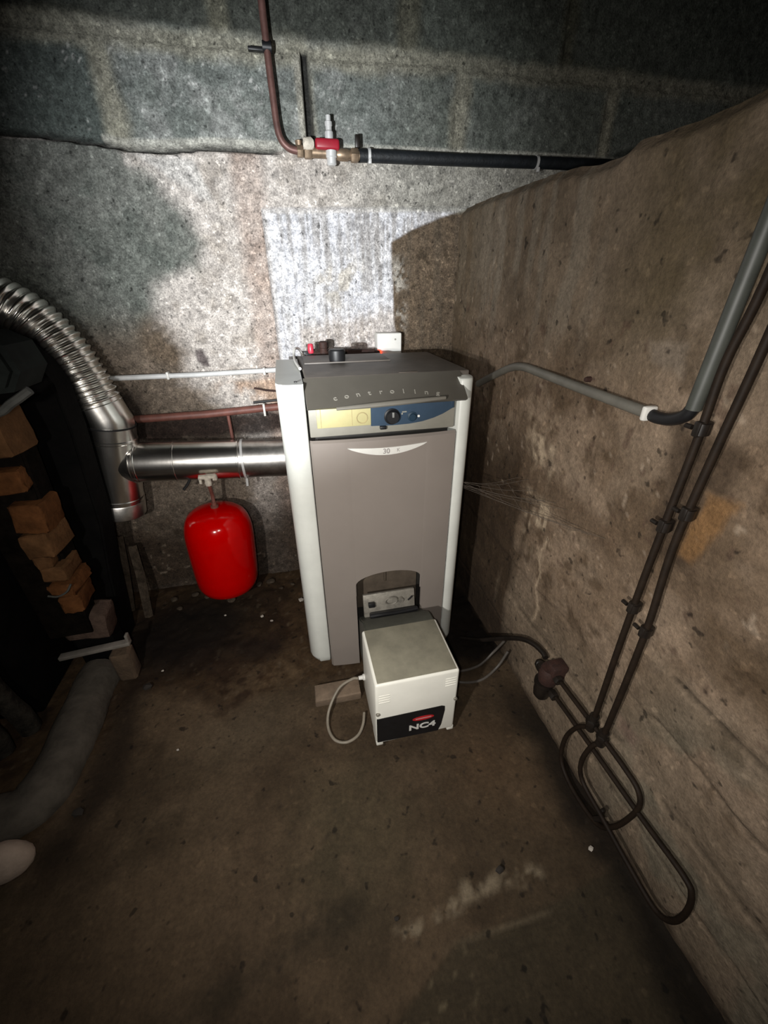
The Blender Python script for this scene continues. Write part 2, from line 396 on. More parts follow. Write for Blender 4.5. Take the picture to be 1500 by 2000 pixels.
def back_colour(x, z, d):
    n = fbm(x, z, 5, 11); n2 = fbm(x, z, 18, 12); n3 = fbm(x * 3.0, z * 0.35, 14, 13)
    c = np.tile([[0.46, 0.42, 0.385]], (len(x), 1))
    c = mixc(c, (0.30, 0.26, 0.22), ss(0.45, 0.75, n2) * 0.6)
    c = mixc(c, (0.33, 0.245, 0.20), ss(0.07, 0.02, np.abs(x + 0.055)) * (0.35 + 0.5 * n2) * (z < 1.5))
    # whitewashed panel with vertical board streaks
    sdp = poly_sd(x, z, PANEL); pan = ss(-0.004, 0.004, sdp)
    c = mixc(c, (0.58, 0.58, 0.61), pan)
    c = mixc(c, (0.36, 0.345, 0.335), pan * ss(0.48, 0.66, n3) * 0.8)
    n4 = fbm(x * 9.0, z * 0.5, 14, 14)
    c = mixc(c, (0.30, 0.285, 0.275), pan * ss(0.50, 0.66, n4) * ss(0.35, 0.6, n) * 0.85)
    c = mixc(c, (0.70, 0.70, 0.72), pan * ss(0.52, 0.40, n4) * ss(0.5, 0.6, fbm(x, z, 9, 15)) * 0.6)
    c = mixc(c, (0.42, 0.39, 0.35), pan * ss(0.52, 0.66, n2) * ss(0.0, 0.1, 0.13 - np.hypot((x - 0.2), (z - 1.17))) * 1.0)
    line = (1 - ss(0.001, 0.004, np.abs(x - 0.112 - 0.01 * (1.3 - z)))) * pan * (z > 1.12) * (fbm(x * 0, z, 10, 4) > 0.42)
    c = mixc(c, (0.22, 0.21, 0.20), line * 0.8)
    low = pan * ss(1.09, 1.03, z + 0.15 * (0.25 - x) + 0.03 * (n2 - 0.5)) * ss(0.02, 0.08, x)
    c = mixc(c, (0.42, 0.37, 0.33), low * 0.75)
    edge = pan * (1 - ss(0.004, 0.010, np.abs(sdp - 0.004)))
    c = mixc(c, (0.52, 0.49, 0.46), edge * 0.7)
    # brown patch in the corner with a slanted top edge
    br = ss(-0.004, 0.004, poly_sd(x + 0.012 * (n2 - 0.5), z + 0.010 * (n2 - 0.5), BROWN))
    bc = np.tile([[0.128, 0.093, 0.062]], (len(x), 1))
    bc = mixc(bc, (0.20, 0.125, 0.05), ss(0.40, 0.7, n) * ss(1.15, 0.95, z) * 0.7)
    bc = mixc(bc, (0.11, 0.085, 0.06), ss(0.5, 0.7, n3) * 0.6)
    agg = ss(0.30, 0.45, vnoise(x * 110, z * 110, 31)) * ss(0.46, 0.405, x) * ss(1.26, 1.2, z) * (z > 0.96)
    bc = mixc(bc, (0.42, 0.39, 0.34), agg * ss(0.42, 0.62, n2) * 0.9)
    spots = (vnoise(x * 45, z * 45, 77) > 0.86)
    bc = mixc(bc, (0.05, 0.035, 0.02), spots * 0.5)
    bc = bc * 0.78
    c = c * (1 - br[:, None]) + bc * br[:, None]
    # band between panel and blocks, darker and coarse to the right
    band = ss(1.36, 1.375, z) * (z < 1.52)
    c = mixc(c, (0.22, 0.22, 0.19), band * ss(0.05, 0.5, x) * 0.75)
    # dark cloudy area on the left
    w = 0.06 * (fbm(x, z, 9, 21) - 0.5)
    sd = poly_sd(x + w, z + w, DARK_LEFT)
    dm = ss(-0.035, 0.045, sd + 0.05 * (n2 - .5))
    dc = np.tile([[0.125, 0.133, 0.118]], (len(x), 1))
    dc = mixc(dc, (0.18, 0.18, 0.163), ss(0.48, 0.66, n) * 0.5)
    dc = mixc(dc, (0.075, 0.085, 0.075), ss(0.03, 0.0, sd) * 0.0 + ss(0.55, 0.75, n2) * 0.5)
    dc = mixc(dc, (0.145, 0.115, 0.088), ss(1.12, 0.95, z))
    dc = mixc(dc, (0.10, 0.072, 0.048), ss(0.06, 0.0, np.hypot((x + 0.38) * 0.9, z - 1.0) - 0.05) * 0.8)
    dc = mixc(dc, (0.20, 0.165, 0.13), ss(0.80, 0.72, z) * ss(0.35, 0.6, n2) * 0.5)
    pale = ss(0.012, -0.004, np.abs(z - 1.475 + 0.02 * (n - .5)) - 0.018) * ss(-0.40, -0.36, x)
    dm = dm * (1 - 0.85 * pale * (x > -0.38))
    lower = dm * (z < 1.5)
    c = c * (1 - lower[:, None]) + dc * lower[:, None]
    # inner pale patch near crack
    c = mixc(c, (0.50, 0.49, 0.47), ss(-0.01, 0.012, poly_sd(x + w, z + w, [(-0.36, 1.475), (-0.20, 1.47), (-0.16, 1.38), (-0.20, 1.37), (-0.27, 1.42)])) * 0.55)
    # grey dark blot above the conduit
    bl = ss(-0.004, 0.004, poly_sd(x + w * 0.4, z + w * 0.4, [(-0.302, 0.972), (-0.292, 0.966), (-0.286, 0.975), (-0.276, 0.967), (-0.270, 0.945), (-0.262, 0.915), (-0.285, 0.915), (-0.303, 0.935)]))
    c = mixc(c, (0.07, 0.055, 0.055), bl * (z < 1.2) * 0.9)
    # rubble stone band low on the wall between conduits
    st = ss(0.02, 0.0, np.abs(z - 0.815) - 0.035) * ss(-0.28, -0.22, x) * (x < -0.02)
    c = mixc(c, (0.36, 0.25, 0.18), st * ss(0.35, 0.6, n2) * 0.8)
    # black band on the wall behind the flue
    flue_band = ss(0.02, -0.02, np.abs(z - 0.705) - 0.045 + 0.03 * (n2 - .5)) * ss(0.02, -0.05, x)
    c = mixc(c, (0.018, 0.010, 0.008), flue_band * 0.92)
    tee_shadow = ss(0.09, 0.02, np.hypot((x + 0.56) * 1.1, (z - 0.77) * 0.8) + 0.03 * (n2 - .5))  # cast shadow of the flue tee painted on the wall beside it
    c = mixc(c, (0.025, 0.018, 0.015), tee_shadow * 0.8)
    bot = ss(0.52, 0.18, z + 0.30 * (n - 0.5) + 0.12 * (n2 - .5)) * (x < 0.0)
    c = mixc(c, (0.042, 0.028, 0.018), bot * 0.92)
    c = mixc(c, (0.20, 0.16, 0.12), bot * (vnoise(x * 60, z * 60, 71) > 0.86) * ss(0.4, 0.6, n2) * 0.7)
    # block courses
    up = z > crack_z(x)
    b = np.tile([[0.160, 0.172, 0.158]], (len(x), 1))
    b = mixc(b, (0.28, 0.285, 0.27), ss(0.42, 0.65, n2) * 0.7)
    b = mixc(b, (0.12, 0.135, 0.125), ss(0.5, 0.72, n) * 0.6)
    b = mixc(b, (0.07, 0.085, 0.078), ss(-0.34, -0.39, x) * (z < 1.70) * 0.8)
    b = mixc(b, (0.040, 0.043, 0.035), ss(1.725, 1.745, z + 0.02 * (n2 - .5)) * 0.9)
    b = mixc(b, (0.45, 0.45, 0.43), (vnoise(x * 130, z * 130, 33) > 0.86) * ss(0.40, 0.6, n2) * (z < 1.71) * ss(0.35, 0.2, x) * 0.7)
    b = mixc(b, (0.09, 0.10, 0.085), ss(0.28, 0.52, x + 0.1 * (n2 - .5)) * 0.75)  # dimming of the torch beam to the right, painted into the blocks
    mo = np.zeros_like(x)
    for jx, wd in JO1: mo = np.maximum(mo, (1 - ss(wd * 0.8, wd * 3.2, np.abs(x - jx + 0.05 * (n - .5)) + 0.02 * (n2 - .5))) * (z < 1.73))
    for jx, wd in JO2: mo = np.maximum(mo, (1 - ss(wd * 0.8, wd * 3.2, np.abs(x - jx + 0.05 * (n - .5)) + 0.02 * (n2 - .5))) * (z > 1.73))
    mo = np.maximum(mo, 1 - ss(0.010, 0.040, np.abs(z - 1.712 + 0.05 * (n - .5)) + 0.02 * (n2 - .5)))
    mcol = np.tile([[0.27, 0.255, 0.20]], (len(x), 1))
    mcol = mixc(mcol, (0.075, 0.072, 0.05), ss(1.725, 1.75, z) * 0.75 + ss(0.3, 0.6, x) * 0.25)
    b = b * (1 - 0.8 * mo[:, None]) + mcol * 0.8 * mo[:, None]
    bed = (1 - ss(0.006, 0.014, np.abs(z - crack_z(x) - 0.012))) * (x > -0.42)
    b = mixc(b, (0.42, 0.41, 0.36), bed * 0.75)
    op = (1 - ss(0.009, 0.013, np.abs(x - 0.139 - 0.012 * (1.62 - z)))) * (z > 1.515) * (z < 1.72)
    b = mixc(b, (0.34, 0.325, 0.275), ss(0.014, 0.006, np.abs(x - 0.118 - 0.012 * (1.62 - z))) * (z > 1.515) * (z < 1.71) * 0.7)
    b = mixc(b, (0.022, 0.022, 0.02), op)
    c = np.where(up[:, None], b, c)
    cr = (1 - ss(0.003, 0.007, np.abs(z - crack_z(x) + 0.012 * (fbm(x, z, 7, 3) - .5)))) * (1 - ss(0.02, 0.06, x))
    g = 0.62 + 0.76 * fbm(x, z, 85, 120, 3)
    c = c * g[:, None]
    return mixc(c, (0.03, 0.028, 0.025), cr)

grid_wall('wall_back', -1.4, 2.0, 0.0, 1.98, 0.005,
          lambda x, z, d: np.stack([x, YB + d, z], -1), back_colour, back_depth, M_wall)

def right_depth(y, z):
    d = (fbm(y, z, 5, 41) - 0.5) * 0.016 + (fbm(y, z, 30, 42, 3) - 0.5) * 0.006
    lowb = ss(0.62, 0.5, z)
    for k, sz in enumerate((0.13, 0.262, 0.396, 0.518)):
        wob = 0.006 * (fbm(y, y * 0, 6, 60 + k) - .5)
        on = ss(0.48, 0.54, fbm(y, y * 0 + k, 4, 70 + k)) if sz < 0.39 else ss(0.40, 0.37, y) * ss(0.14, 0.17, y)
        d = d + 0.008 * (1 - ss(0.002, 0.006, np.abs(z - sz + wob))) * np.clip(on, 0, 1) * lowb
    return d - 0.004 * lowb * ((np.floor(z / 0.131) % 2) * 1.0)

CRACK = [(0.80, 0.56), (0.815, 0.49), (0.79, 0.44), (0.80, 0.39), (0.775, 0.34), (0.78, 0.30), (0.80, 0.26)]
def right_colour(y, z, d):
    n = fbm(y, z, 4, 81); n2 = fbm(y, z, 16, 82); n3 = fbm(y * 3, z * 0.4, 10, 83)
    c = np.tile([[0.225, 0.172, 0.128]], (len(y), 1))
    c = mixc(c, (0.32, 0.255, 0.20), ss(0.46, 0.62, n2) * 0.75)
    c = mixc(c, (0.125, 0.090, 0.060), ss(0.47, 0.63, n) * 0.75)
    c = mixc(c, (0.30, 0.245, 0.195), ss(0.5, 0.66, fbm(y, z, 7, 95)) * 0.5)
    c = mixc(c, (0.10, 0.07, 0.045), ss(0.60, 0.72, fbm(y, z, 24, 96)) * 0.7)
    up = ss(0.95, 1.15, z)
    c = mixc(c, (0.19, 0.162, 0.128), up * 0.6)
    c = mixc(c, (0.25, 0.225, 0.19), up * ss(0.45, 0.62, n3) * ss(0.75, 0.95, y) * 0.85)
    c = mixc(c, (0.10, 0.080, 0.045), up * ss(0.85, 0.62, y) * ss(0.33, 0.52, n) * 0.8)
    low = ss(0.45, 0.25, z)
    c = mixc(c, (0.29, 0.245, 0.195), low * 0.6)
    c = mixc(c, (0.20, 0.20, 0.165), ss(0.5, 0.6, fbm(y, z, 6, 99)) * ss(0.5, 0.3, y) * ss(0.6, 0.4, z) * 0.5)
    # boiler's shade painted in near the corner, with drips and a dark foot
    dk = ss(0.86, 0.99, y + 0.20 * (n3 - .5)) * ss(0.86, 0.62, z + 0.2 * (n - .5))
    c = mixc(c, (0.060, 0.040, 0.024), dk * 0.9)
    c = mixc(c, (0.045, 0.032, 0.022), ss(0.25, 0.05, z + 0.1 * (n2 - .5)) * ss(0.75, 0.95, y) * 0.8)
    c = mixc(c, (0.13, 0.10, 0.065), ss(1.25, 1.5, y) * 0.6)
    # pale lime streaks
    lime = ss(0.06, 0.0, np.abs(y - 0.865 - 0.22 * (z - 0.62)) - 0.03 + 0.08 * (n2 - .5)) * ss(0.46, 0.54, z) * ss(0.95, 0.85, z)
    c = mixc(c, (0.55, 0.47, 0.37), lime * ss(0.38, 0.66, vnoise(y * 75, z * 40, 15)) * ss(0.38, 0.56, fbm(y, z, 13, 16)) * 0.95)
    cr = 1 - ss(0.002, 0.007, seg_d(y + 0.01 * (n2 - .5), z, CRACK))
    c = mixc(c, (0.55, 0.46, 0.36), cr * 0.85)
    sp = ((vnoise(y * 55, z * 55, 19) > 0.88) & (n2 > 0.42) & (z > 0.5) & (z < 1.1))
    c = mixc(c, (0.10, 0.065, 0.05), sp * 0.6)
    spw = ((vnoise(y * 75, z * 60, 23) > 0.90) & (n2 < 0.55) & (z > 0.6) & (z < 1.12))
    c = mixc(c, (0.42, 0.36, 0.30), spw * 0.6)
    wip = ss(-0.02, 0.02, poly_sd(y, z, [(0.98, 0.74), (0.60, 0.70), (0.56, 0.63), (0.98, 0.66)]) + 0.03 * (n2 - .5))
    c = mixc(c, (0.15, 0.108, 0.075), wip * 0.8)
    # light repair patch, and bare brick behind the oil lines
    pt = ss(-0.005, 0.012, poly_sd(y, z, [(0.66, 1.075), (0.56, 1.075), (0.565, 1.015), (0.64, 1.03)]) + 0.03 * (n2 - .5))
    c = mixc(c, (0.27, 0.235, 0.20), pt * 0.8)
    bk = ss(-0.005, 0.01, poly_sd(y, z, [(0.455, 0.87), (0.395, 0.87), (0.405, 0.80), (0.43, 0.735), (0.47, 0.735)]) + 0.03 * (n2 - .5))
    c = mixc(c, (0.26, 0.15, 0.065), bk * 0.85)
    line_shadow = ss(-0.01, 0.03, poly_sd(y, z, [(0.56, 0.96), (0.40, 0.96), (0.42, 0.70), (0.52, 0.70)]) + 0.05 * (n2 - .5)) * (1 - bk)  # shadow of the oil lines painted on the wall behind them
    c = mixc(c, (0.060, 0.042, 0.028), line_shadow * 0.8)
    dk2 = ss(-0.02, 0.04, poly_sd(y, z, [(0.42, 0.70), (0.20, 0.72), (0.20, 0.55), (0.36, 0.58)]) + 0.08 * (n2 - .5))
    c = mixc(c, (0.095, 0.066, 0.040), dk2 * 0.7)
    pk = ss(-0.01, 0.02, poly_sd(y, z, [(0.46, 0.33), (0.38, 0.33), (0.38, 0.28), (0.44, 0.28)]) + 0.04 * (n2 - .5))
    c = mixc(c, (0.27, 0.18, 0.16), pk * 0.5)
    c = mixc(c, (0.075, 0.06, 0.045), ss(0.003, 0.007, d - 0.5 * 0.0 - ((fbm(y, z, 5, 41) - 0.5) * 0.016 + (fbm(y, z, 30, 42, 3) - 0.5) * 0.006) + 0.004 * ss(0.62, 0.5, z) * (np.floor(z / 0.131) % 2)) * 0.8)
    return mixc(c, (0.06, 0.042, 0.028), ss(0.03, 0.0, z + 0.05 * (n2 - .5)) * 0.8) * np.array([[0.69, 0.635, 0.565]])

def top_z(y): return 1.372 + 0.010 * (fbm(y, y * 0, 6, 91) - .5) * 2 + 0.010 * ss(1.2, 1.5, y) + 0.014 * ss(0.86, 0.80, y) - 0.014 * ss(1.0, 0.9, y)
def right_place(y, z, d):
    zz = z * top_z(y) / 1.372
    return np.stack([XR + d - 0.004 + 0.02 * ss(1.35, 1.372, z), y, zz], -1)
bx = [(0.66, -0.9, 0), (0.66, 1.60, 0), (2.2, 1.60, 0), (2.2, -0.9, 0), (0.66, -0.9, 1.36), (0.66, 1.60, 1.36), (2.2, 1.60, 1.36), (2.2, -0.9, 1.36)]
bf = [(0, 1, 2, 3), (4, 7, 6, 5), (0, 4, 5, 1), (1, 5, 6, 2), (2, 6, 7, 3), (3, 7, 4, 0)]
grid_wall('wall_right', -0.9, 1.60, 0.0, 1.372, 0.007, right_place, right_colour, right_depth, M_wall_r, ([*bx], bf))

def floor_depth(x, y):
    d = (fbm(x, y, 3, 51) - .5) * 0.008 + (fbm(x, y, 25, 52, 3) - .5) * 0.003
    dirt = ss(-0.03, 0.05, poly_sd(x, y, DIRT) + 0.10 * (fbm(x, y, 9, 53) - .5))
    d = d + dirt * ((fbm(x, y, 18, 54, 4) - .5) * 0.022)
    step = ss(-0.004, 0.004, poly_sd(x, y + 0.02 * (fbm(x, y, 5, 55) - .5), [(0.02, 0.17), (0.20, 0.262), (0.42, 0.275), (0.62, 0.30), (0.62, -0.9), (-0.1, -0.9)]))
    return d - 0.006 * step
DIRT = [(-1.6, 0.55), (-0.75, 0.60), (-0.64, 0.95), (-0.577, 1.02), (-0.297, 0.90), (-0.124, 0.95), (0.03, 0.92), (0.2, 0.95), (0.40, 0.90), (0.54, 0.86), (0.66, 0.90), (0.66, 1.7), (-1.6, 1.7)]
def floor_colour(x, y, d):
    n = fbm(x, y, 3, 101); n2 = fbm(x, y, 12, 102); n3 = fbm(x, y, 40, 103, 3)
    c = np.tile([[0.170, 0.130, 0.088]], (len(x), 1))
    c = mixc(c, (0.105, 0.082, 0.054), ss(0.44, 0.60, n) * 0.85)
    c = mixc(c, (0.085, 0.062, 0.040), ss(0.50, 0.66, fbm(x, y, 5, 110)) * 0.6)
    c = mixc(c, (0.11, 0.10, 0.065), ss(0.25, 0.05, np.hypot(x - 0.02, (y - 0.50))) * 0.6)
    c = mixc(c, (0.055, 0.046, 0.030), ss(0.05, 0.0, seg_d(x, y, [(-0.42, 0.25), (-0.2, 0.30), (0.0, 0.36)]) + 0.05 * (n2 - .5)) * 0.7)
    c = mixc(c, (0.20, 0.155, 0.108), ss(0.5, 0.7, n2) * 0.4)
    c = mixc(c, (0.20, 0.17, 0.125), ss(0.25, 0.0, np.hypot(x + 0.25, (y - 0.82) * 1.6)) * 0.6)
    c = mixc(c, (0.19, 0.13, 0.08), ss(0.20, 0.0, np.hypot((x - 0.42), (y - 0.56))) * 0.5)
    fr = ss(-0.004, 0.006, poly_sd(x, y + 0.02 * (fbm(x, y, 5, 55) - .5), [(0.02, 0.17), (0.20, 0.262), (0.42, 0.275), (0.62, 0.30), (0.62, -0.9), (-0.1, -0.9)]))
    c = mixc(c, (0.075, 0.067, 0.045), fr * 0.75)
    c = mixc(c, (0.30, 0.27, 0.19), fr * (vnoise(x * 90, y * 90, 8) > 0.85) * ss(0.3, 0.12, x) * 0.7)
    streak = 1 - ss(0.0, 0.026, seg_d(x, y, [(0.09, 0.295), (0.17, 0.29), (0.235, 0.325), (0.33, 0.335), (0.41, 0.322)]) + 0.03 * (n2 - .45))
    c = mixc(c, (0.42, 0.38, 0.30), streak * ss(0.40, 0.62, n3) * 0.9)
    c = mixc(c, (0.24, 0.21, 0.155), (1 - ss(0.0, 0.006, seg_d(x, y, [(0.173, 0.256), (0.413, 0.262)]))) * 0.6)
    # bare earth and rubble dust at the back
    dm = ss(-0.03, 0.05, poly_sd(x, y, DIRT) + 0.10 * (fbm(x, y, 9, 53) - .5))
    e = np.tile([[0.105, 0.070, 0.038]], (len(x), 1))
    e = mixc(e, (0.045, 0.026, 0.014), ss(0.45, 0.62, n2) * 0.8)
    e = mixc(e, (0.20, 0.15, 0.095), ss(0.30, 0.0, np.hypot(x + 0.16, (y - 0.98) * 1.6)) * ss(0.4, 0.6, n3) * 0.8)
    e = mixc(e, (0.20, 0.165, 0.12), (vnoise(x * 60, y * 60, 9) > 0.88) * 0.6)
    black_zone = ss(0.34, 0.10, np.hypot((x + 0.50) * 0.9, (y - 1.28) * 1.1) + 0.12 * (n2 - .5))  # near-black zone in the earth in front of the tee
    e = mixc(e, (0.009, 0.006, 0.004), black_zone * 0.92)
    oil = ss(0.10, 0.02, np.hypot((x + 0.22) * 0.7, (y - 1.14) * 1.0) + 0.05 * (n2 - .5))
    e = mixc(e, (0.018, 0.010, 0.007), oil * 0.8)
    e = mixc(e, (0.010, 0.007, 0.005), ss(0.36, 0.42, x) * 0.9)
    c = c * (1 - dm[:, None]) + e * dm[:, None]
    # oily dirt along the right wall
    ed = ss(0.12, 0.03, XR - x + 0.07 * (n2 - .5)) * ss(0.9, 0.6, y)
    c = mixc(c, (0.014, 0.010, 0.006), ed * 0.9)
    ed2 = ss(0.08, 0.0, seg_d(x, y, [(-0.62, 1.05), (-0.60, 0.85), (-0.61, 0.70), (-0.66, 0.60)]) + 0.05 * (n2 - .5))
    c = mixc(c, (0.035, 0.024, 0.015), ed2 * 0.8)
    c = c * np.array([[0.45, 0.395, 0.335]])
    sp = (vnoise(x * 80, y * 80, 14) > 0.955)
    return mixc(c, (0.025, 0.018, 0.012), sp * 0.7)
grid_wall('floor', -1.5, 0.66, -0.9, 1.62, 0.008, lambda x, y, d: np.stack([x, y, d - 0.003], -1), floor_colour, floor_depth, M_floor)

def struct(name, lo, hi, m):
    bm = BM(); add_box(bm, lo, hi); o = obj(name, bm, m); o['kind'] = 'structure'; return o
M_dim = mat('dark_soffit_concrete', (0.05, 0.05, 0.045), 0.9, var=0.3, scale=8)
struct('ceiling', (-1.55, -0.9, 1.98), (2.2, 1.65, 2.08), M_dim)
struct('wall_left', (-1.50, -0.9, 0.0), (-1.40, 1.65, 1.98), M_dim)

# ------------------------------------------------------------------ BOILER
BY = 1.0                       # front plane
boiler = thing('floor_standing_boiler', (0.215, 1.2, 0.0), 'tall taupe and cream heating boiler standing in the corner with blue control panel', 'boiler')

bm = BM()                                             # inner casing
add_box(bm, (0.030, 1.055, 0.03), (0.420, 1.385, 0.925), 0.004)
obj('casing', bm, M_dark, boiler)

def side_trim(x0, x1, lft):
    """full-depth side panel: rounded front column, rounded lower front corner"""
    bm = BM(); w = x1 - x0
    pr = []
    # plan profile (x, y) of the front column, deeper flat behind
    if lft: plan = [(x0, 1.40), (x0, 1.030), (x0 + .006, 1.012), (x0 + .018, 1.001), (x0 + .030, 0.997), (x1 - .004, 0.996), (x1, 1.000), (x1, 1.40)]
    else:   plan = [(x0, 1.40), (x0, 1.000), (x0 + .004, 0.996), (x1 - .022, 0.997), (x1 - .010, 1.003), (x1 - .003, 1.014), (x1, 1.030), (x1, 1.40)]
    zs = [(0.022, 0.60), (0.030, 0.85), (0.050, 1.0), (0.940, 1.0), (0.947, 0.985), (0.951, 0.955)]
    if not lft: zs = zs[:3] + [(0.938, 1.0), (0.943, 0.985), (0.945, 0.955)]
    rings = []
    for z, k in zs:
        ring = []
        for x, y in plan:
            if z < 0.06:
                # lower outer front corner rounds back
                t = (1 - k); xx = x + (t * 0.055 if lft else -t * 0.030) * (1 if (x < x0 + .02 if lft else x > x1 - .02) else 0.0); yy = y + t * 0.02 * (1 if y < 1.1 else 0)
            else:
                xx = x; yy = y + (1 - k) * 0.1 * (1 if y < 1.1 else 0)
            ring.append(bm.verts.new((xx, yy, z)))
        rings.append(ring)
    for a, b in zip(rings, rings[1:]):
        for k in range(len(plan)):
            k2 = (k + 1) % len(plan); bm.faces.new((a[k], a[k2], b[k2], b[k]))
    bm.faces.new(rings[0][::-1]); bm.faces.new(rings[-1])
    return bm
tl = obj('side_panel', side_trim(-0.036, 0.029, True), M_trim, boiler, 50)
tl['label'] = 'cream side panel on the left'
tr = obj('side_panel', side_trim(0.424, 0.467, False), M_trim, boiler, 50)
tr['label'] = 'cream side panel on the right'
bm = BM(); add_lathe(bm, [(0.004, 0), (0.004, 0.002), (0, 0.003)], (0.012, 1.02, 0.953), n=10)
obj('screw', bm, M_black, tl)

bm = BM()                                             # top lid with raised rear plinth
add_box(bm, (0.036, 1.046, 0.925), (0.466, 1.405, 0.957), 0.004, 3)
obj('top_lid', bm, M_lid, boiler)
bm = BM(); add_box(bm, (0.045, 1.25, 0.953), (0.30, 1.395, 0.9605), 0.0015); obj('rear_cover', bm, M_lid, boiler)
bm = BM(); add_box(bm, (0.275, 1.052, 0.9565), (0.325, 1.064, 0.958), 0.0005); obj('lid_slot', bm, M_plate, boiler)

# sloping visor with a curled lower lip
VT, VB = Vector((0, 1.046, 0.956)), Vector((0, 0.950, 0.905))
bm = BM(); n = 18
ux0, ux1 = 0.031, 0.438; lx0, lx1 = 0.031, 0.425
top = []; bot = []; top2 = []; bot2 = []
for i in range(n + 1):
    t = i / n
    top.append(bm.verts.new((ux0 + (ux1 - ux0) * t, VT.y, VT.z))); bot.append(bm.verts.new((lx0 + (lx1 - lx0) * t, VB.y, VB.z)))
    top2.append(bm.verts.new((ux0 + (ux1 - ux0) * t, VT.y + 0.004, VT.z - 0.012))); bot2.append(bm.verts.new((lx0 + (lx1 - lx0) * t, VB.y + 0.012, VB.z - 0.006)))
for i in range(n):
    bm.faces.new((top[i], top[i + 1], bot[i + 1], bot[i])); bm.faces.new((top2[i], bot2[i], bot2[i + 1], top2[i + 1]))
    bm.faces.new((bot[i], bot[i + 1], bot2[i + 1], bot2[i])); bm.faces.new((top[i], top2[i], top2[i + 1], top[i + 1]))
bm.faces.new((top[0], bot[0], bot2[0], top2[0])); bm.faces.new((top[n], top2[n], bot2[n], bot[n]))
visor = obj('visor', bm, M_visor, boiler)
bm = BM()
lip = [(0.098 + 0.268 * t, VB.y - 0.001 - 0.002 * math.sin(math.pi * t), VB.z - 0.003 + 0.010 * t) for t in [k / 14 for k in range(15)]]
add_tube(bm, lip, lambda i, m: 0.0065 * (0.5 + 0.5 * math.sin(math.pi * min(1, max(0, (i + 1.5) / (m + 2))))), 10)
obj('lip', bm, mat('lip_taupe', (0.13, 0.12, 0.10), 0.5, var=0.06), visor)
# raised arc of letters on the visor
bm = BM(); word = 'controling'
sl = (VT - VB); sdir = sl.normalized(); nrm = Vector((0, -sdir.z, sdir.y))
for i, ch in enumerate(word):
    t = i / (len(word) - 1); x = 0.099 + (0.355 - 0.099) * t
    h = 0.022 + 0.022 * math.sin(math.pi * (0.12 + 0.80 * t)) 
    p = Vector((x, VB.y, VB.z)) + sdir * h + nrm * 0.0005
    ang = (0.5 - t) * 0.5
    Rm = Matrix(((1, 0, 0), (0, sdir.y, nrm.y), (0, sdir.z, nrm.z))).to_4x4()
    add_text(bm, ch, 0.0215, Matrix.Translation(p) @ Rm @ Matrix.Rotation(ang, 4, 'Z'), 0.0006, 0.0002)
obj('lettering', bm, M_letter, visor)

# control fascia
fa = BM(); add_box(fa, (0.034, 1.004, 0.818), (0.416, 1.06, 0.922), 0.003); fascia = obj('control_fascia', fa, M_fascia, boiler)
bm = BM(); add_box(bm, (0.053, 0.999, 0.842), (0.189, 1.006, 0.893), 0.0015); cp = obj('cream_plate', bm, M_cream, fascia)
bm = BM(); add_tube(bm, [(0.166 + 0.0135 * math.cos(a), 0.9985, 0.862 + 0.0135 * math.sin(a)) for a in [2 * math.pi * k / 28 for k in range(29)]], 0.0014, 6, cap=False)
M_ochre = mat('ochre_print', (0.34, 0.28, 0.14), 0.5)
obj('raised_ring', bm, M_ochre, fascia)
for xa in (0.1395, 0.062):
    bm = BM(); add_box(bm, (xa, 0.9982, 0.844), (xa + 0.0015, 0.9995, 0.891)); obj('divider_line', bm, M_ochre, fascia)
pl = [(0.189, 0.839), (0.245, 0.837), (0.290, 0.838), (0.325, 0.842), (0.355, 0.849), (0.380, 0.858), (0.407, 0.872), (0.407, 0.905), (0.385, 0.905), (0.189, 0.893)]
bm = BM(); add_prism(bm, pl, 0.9985, 1.006, bevel=0.001); obj('blue_panel', bm, M_blue, fascia)
bm = BM(); add_box(bm, (0.401, 0.9975, 0.872), (0.411, 1.006, 0.915), 0.002); obj('blue_latch', bm, M_blue, fascia)
bm = BM(); add_lathe(bm, [(0.0205, 0), (0.0205, 0.004), (0.0175, 0.006), (0.0165, 0.014), (0.015, 0.016), (0, 0.016)], (0.243, 0.999, 0.861), (0, -1, 0), 28)
kn = obj('control_knob', bm, M_black, fascia)
bm = BM(); add_box(bm, (0.2405, 0.9805, 0.862), (0.2455, 0.984, 0.875), 0.0006); obj('pointer', bm, mat('knob_grey', (0.2, 0.2, 0.19), 0.5), kn)
bm = BM(); add_lathe(bm, [(0.0125, 0), (0.0125, 0.003), (0.0085, 0.004), (0.008, 0.009), (0, 0.009)], (0.297, 0.999, 0.857), (0, -1, 0), 24)
obj('reset_knob', bm, mat('deep_blue_black', (0.012, 0.03, 0.05), 0.4), fascia)
bm = BM(); add_lathe(bm, [(0.0035, 0), (0.003, 0.002), (0, 0.002)], (0.3145, 0.999, 0.857), (0, -1, 0), 12); obj('white_dot', bm, M_white, fascia)
bm = BM(); add_box(bm, (0.270, 0.9978, 0.869), (0.282, 0.9990, 0.872)); add_box(bm, (0.268, 0.9978, 0.864), (0.272, 0.9990, 0.868)); obj('dial_mark', bm, M_fascia, fascia)
bm = BM(); add_box(bm, (0.212, 0.994, 0.829), (0.228, 1.006, 0.837), 0.001); obj('black_slot', bm, M_black, fascia)
bm = BM(); add_lathe(bm, [(0.0055, 0), (0.005, 0.0015), (0, 0.0015)], (0.382, 0.9985, 0.897), (0, -1, 0), 14); obj('lock', bm, mat('lock_grey', (0.13, 0.14, 0.14), 0.4), fascia)

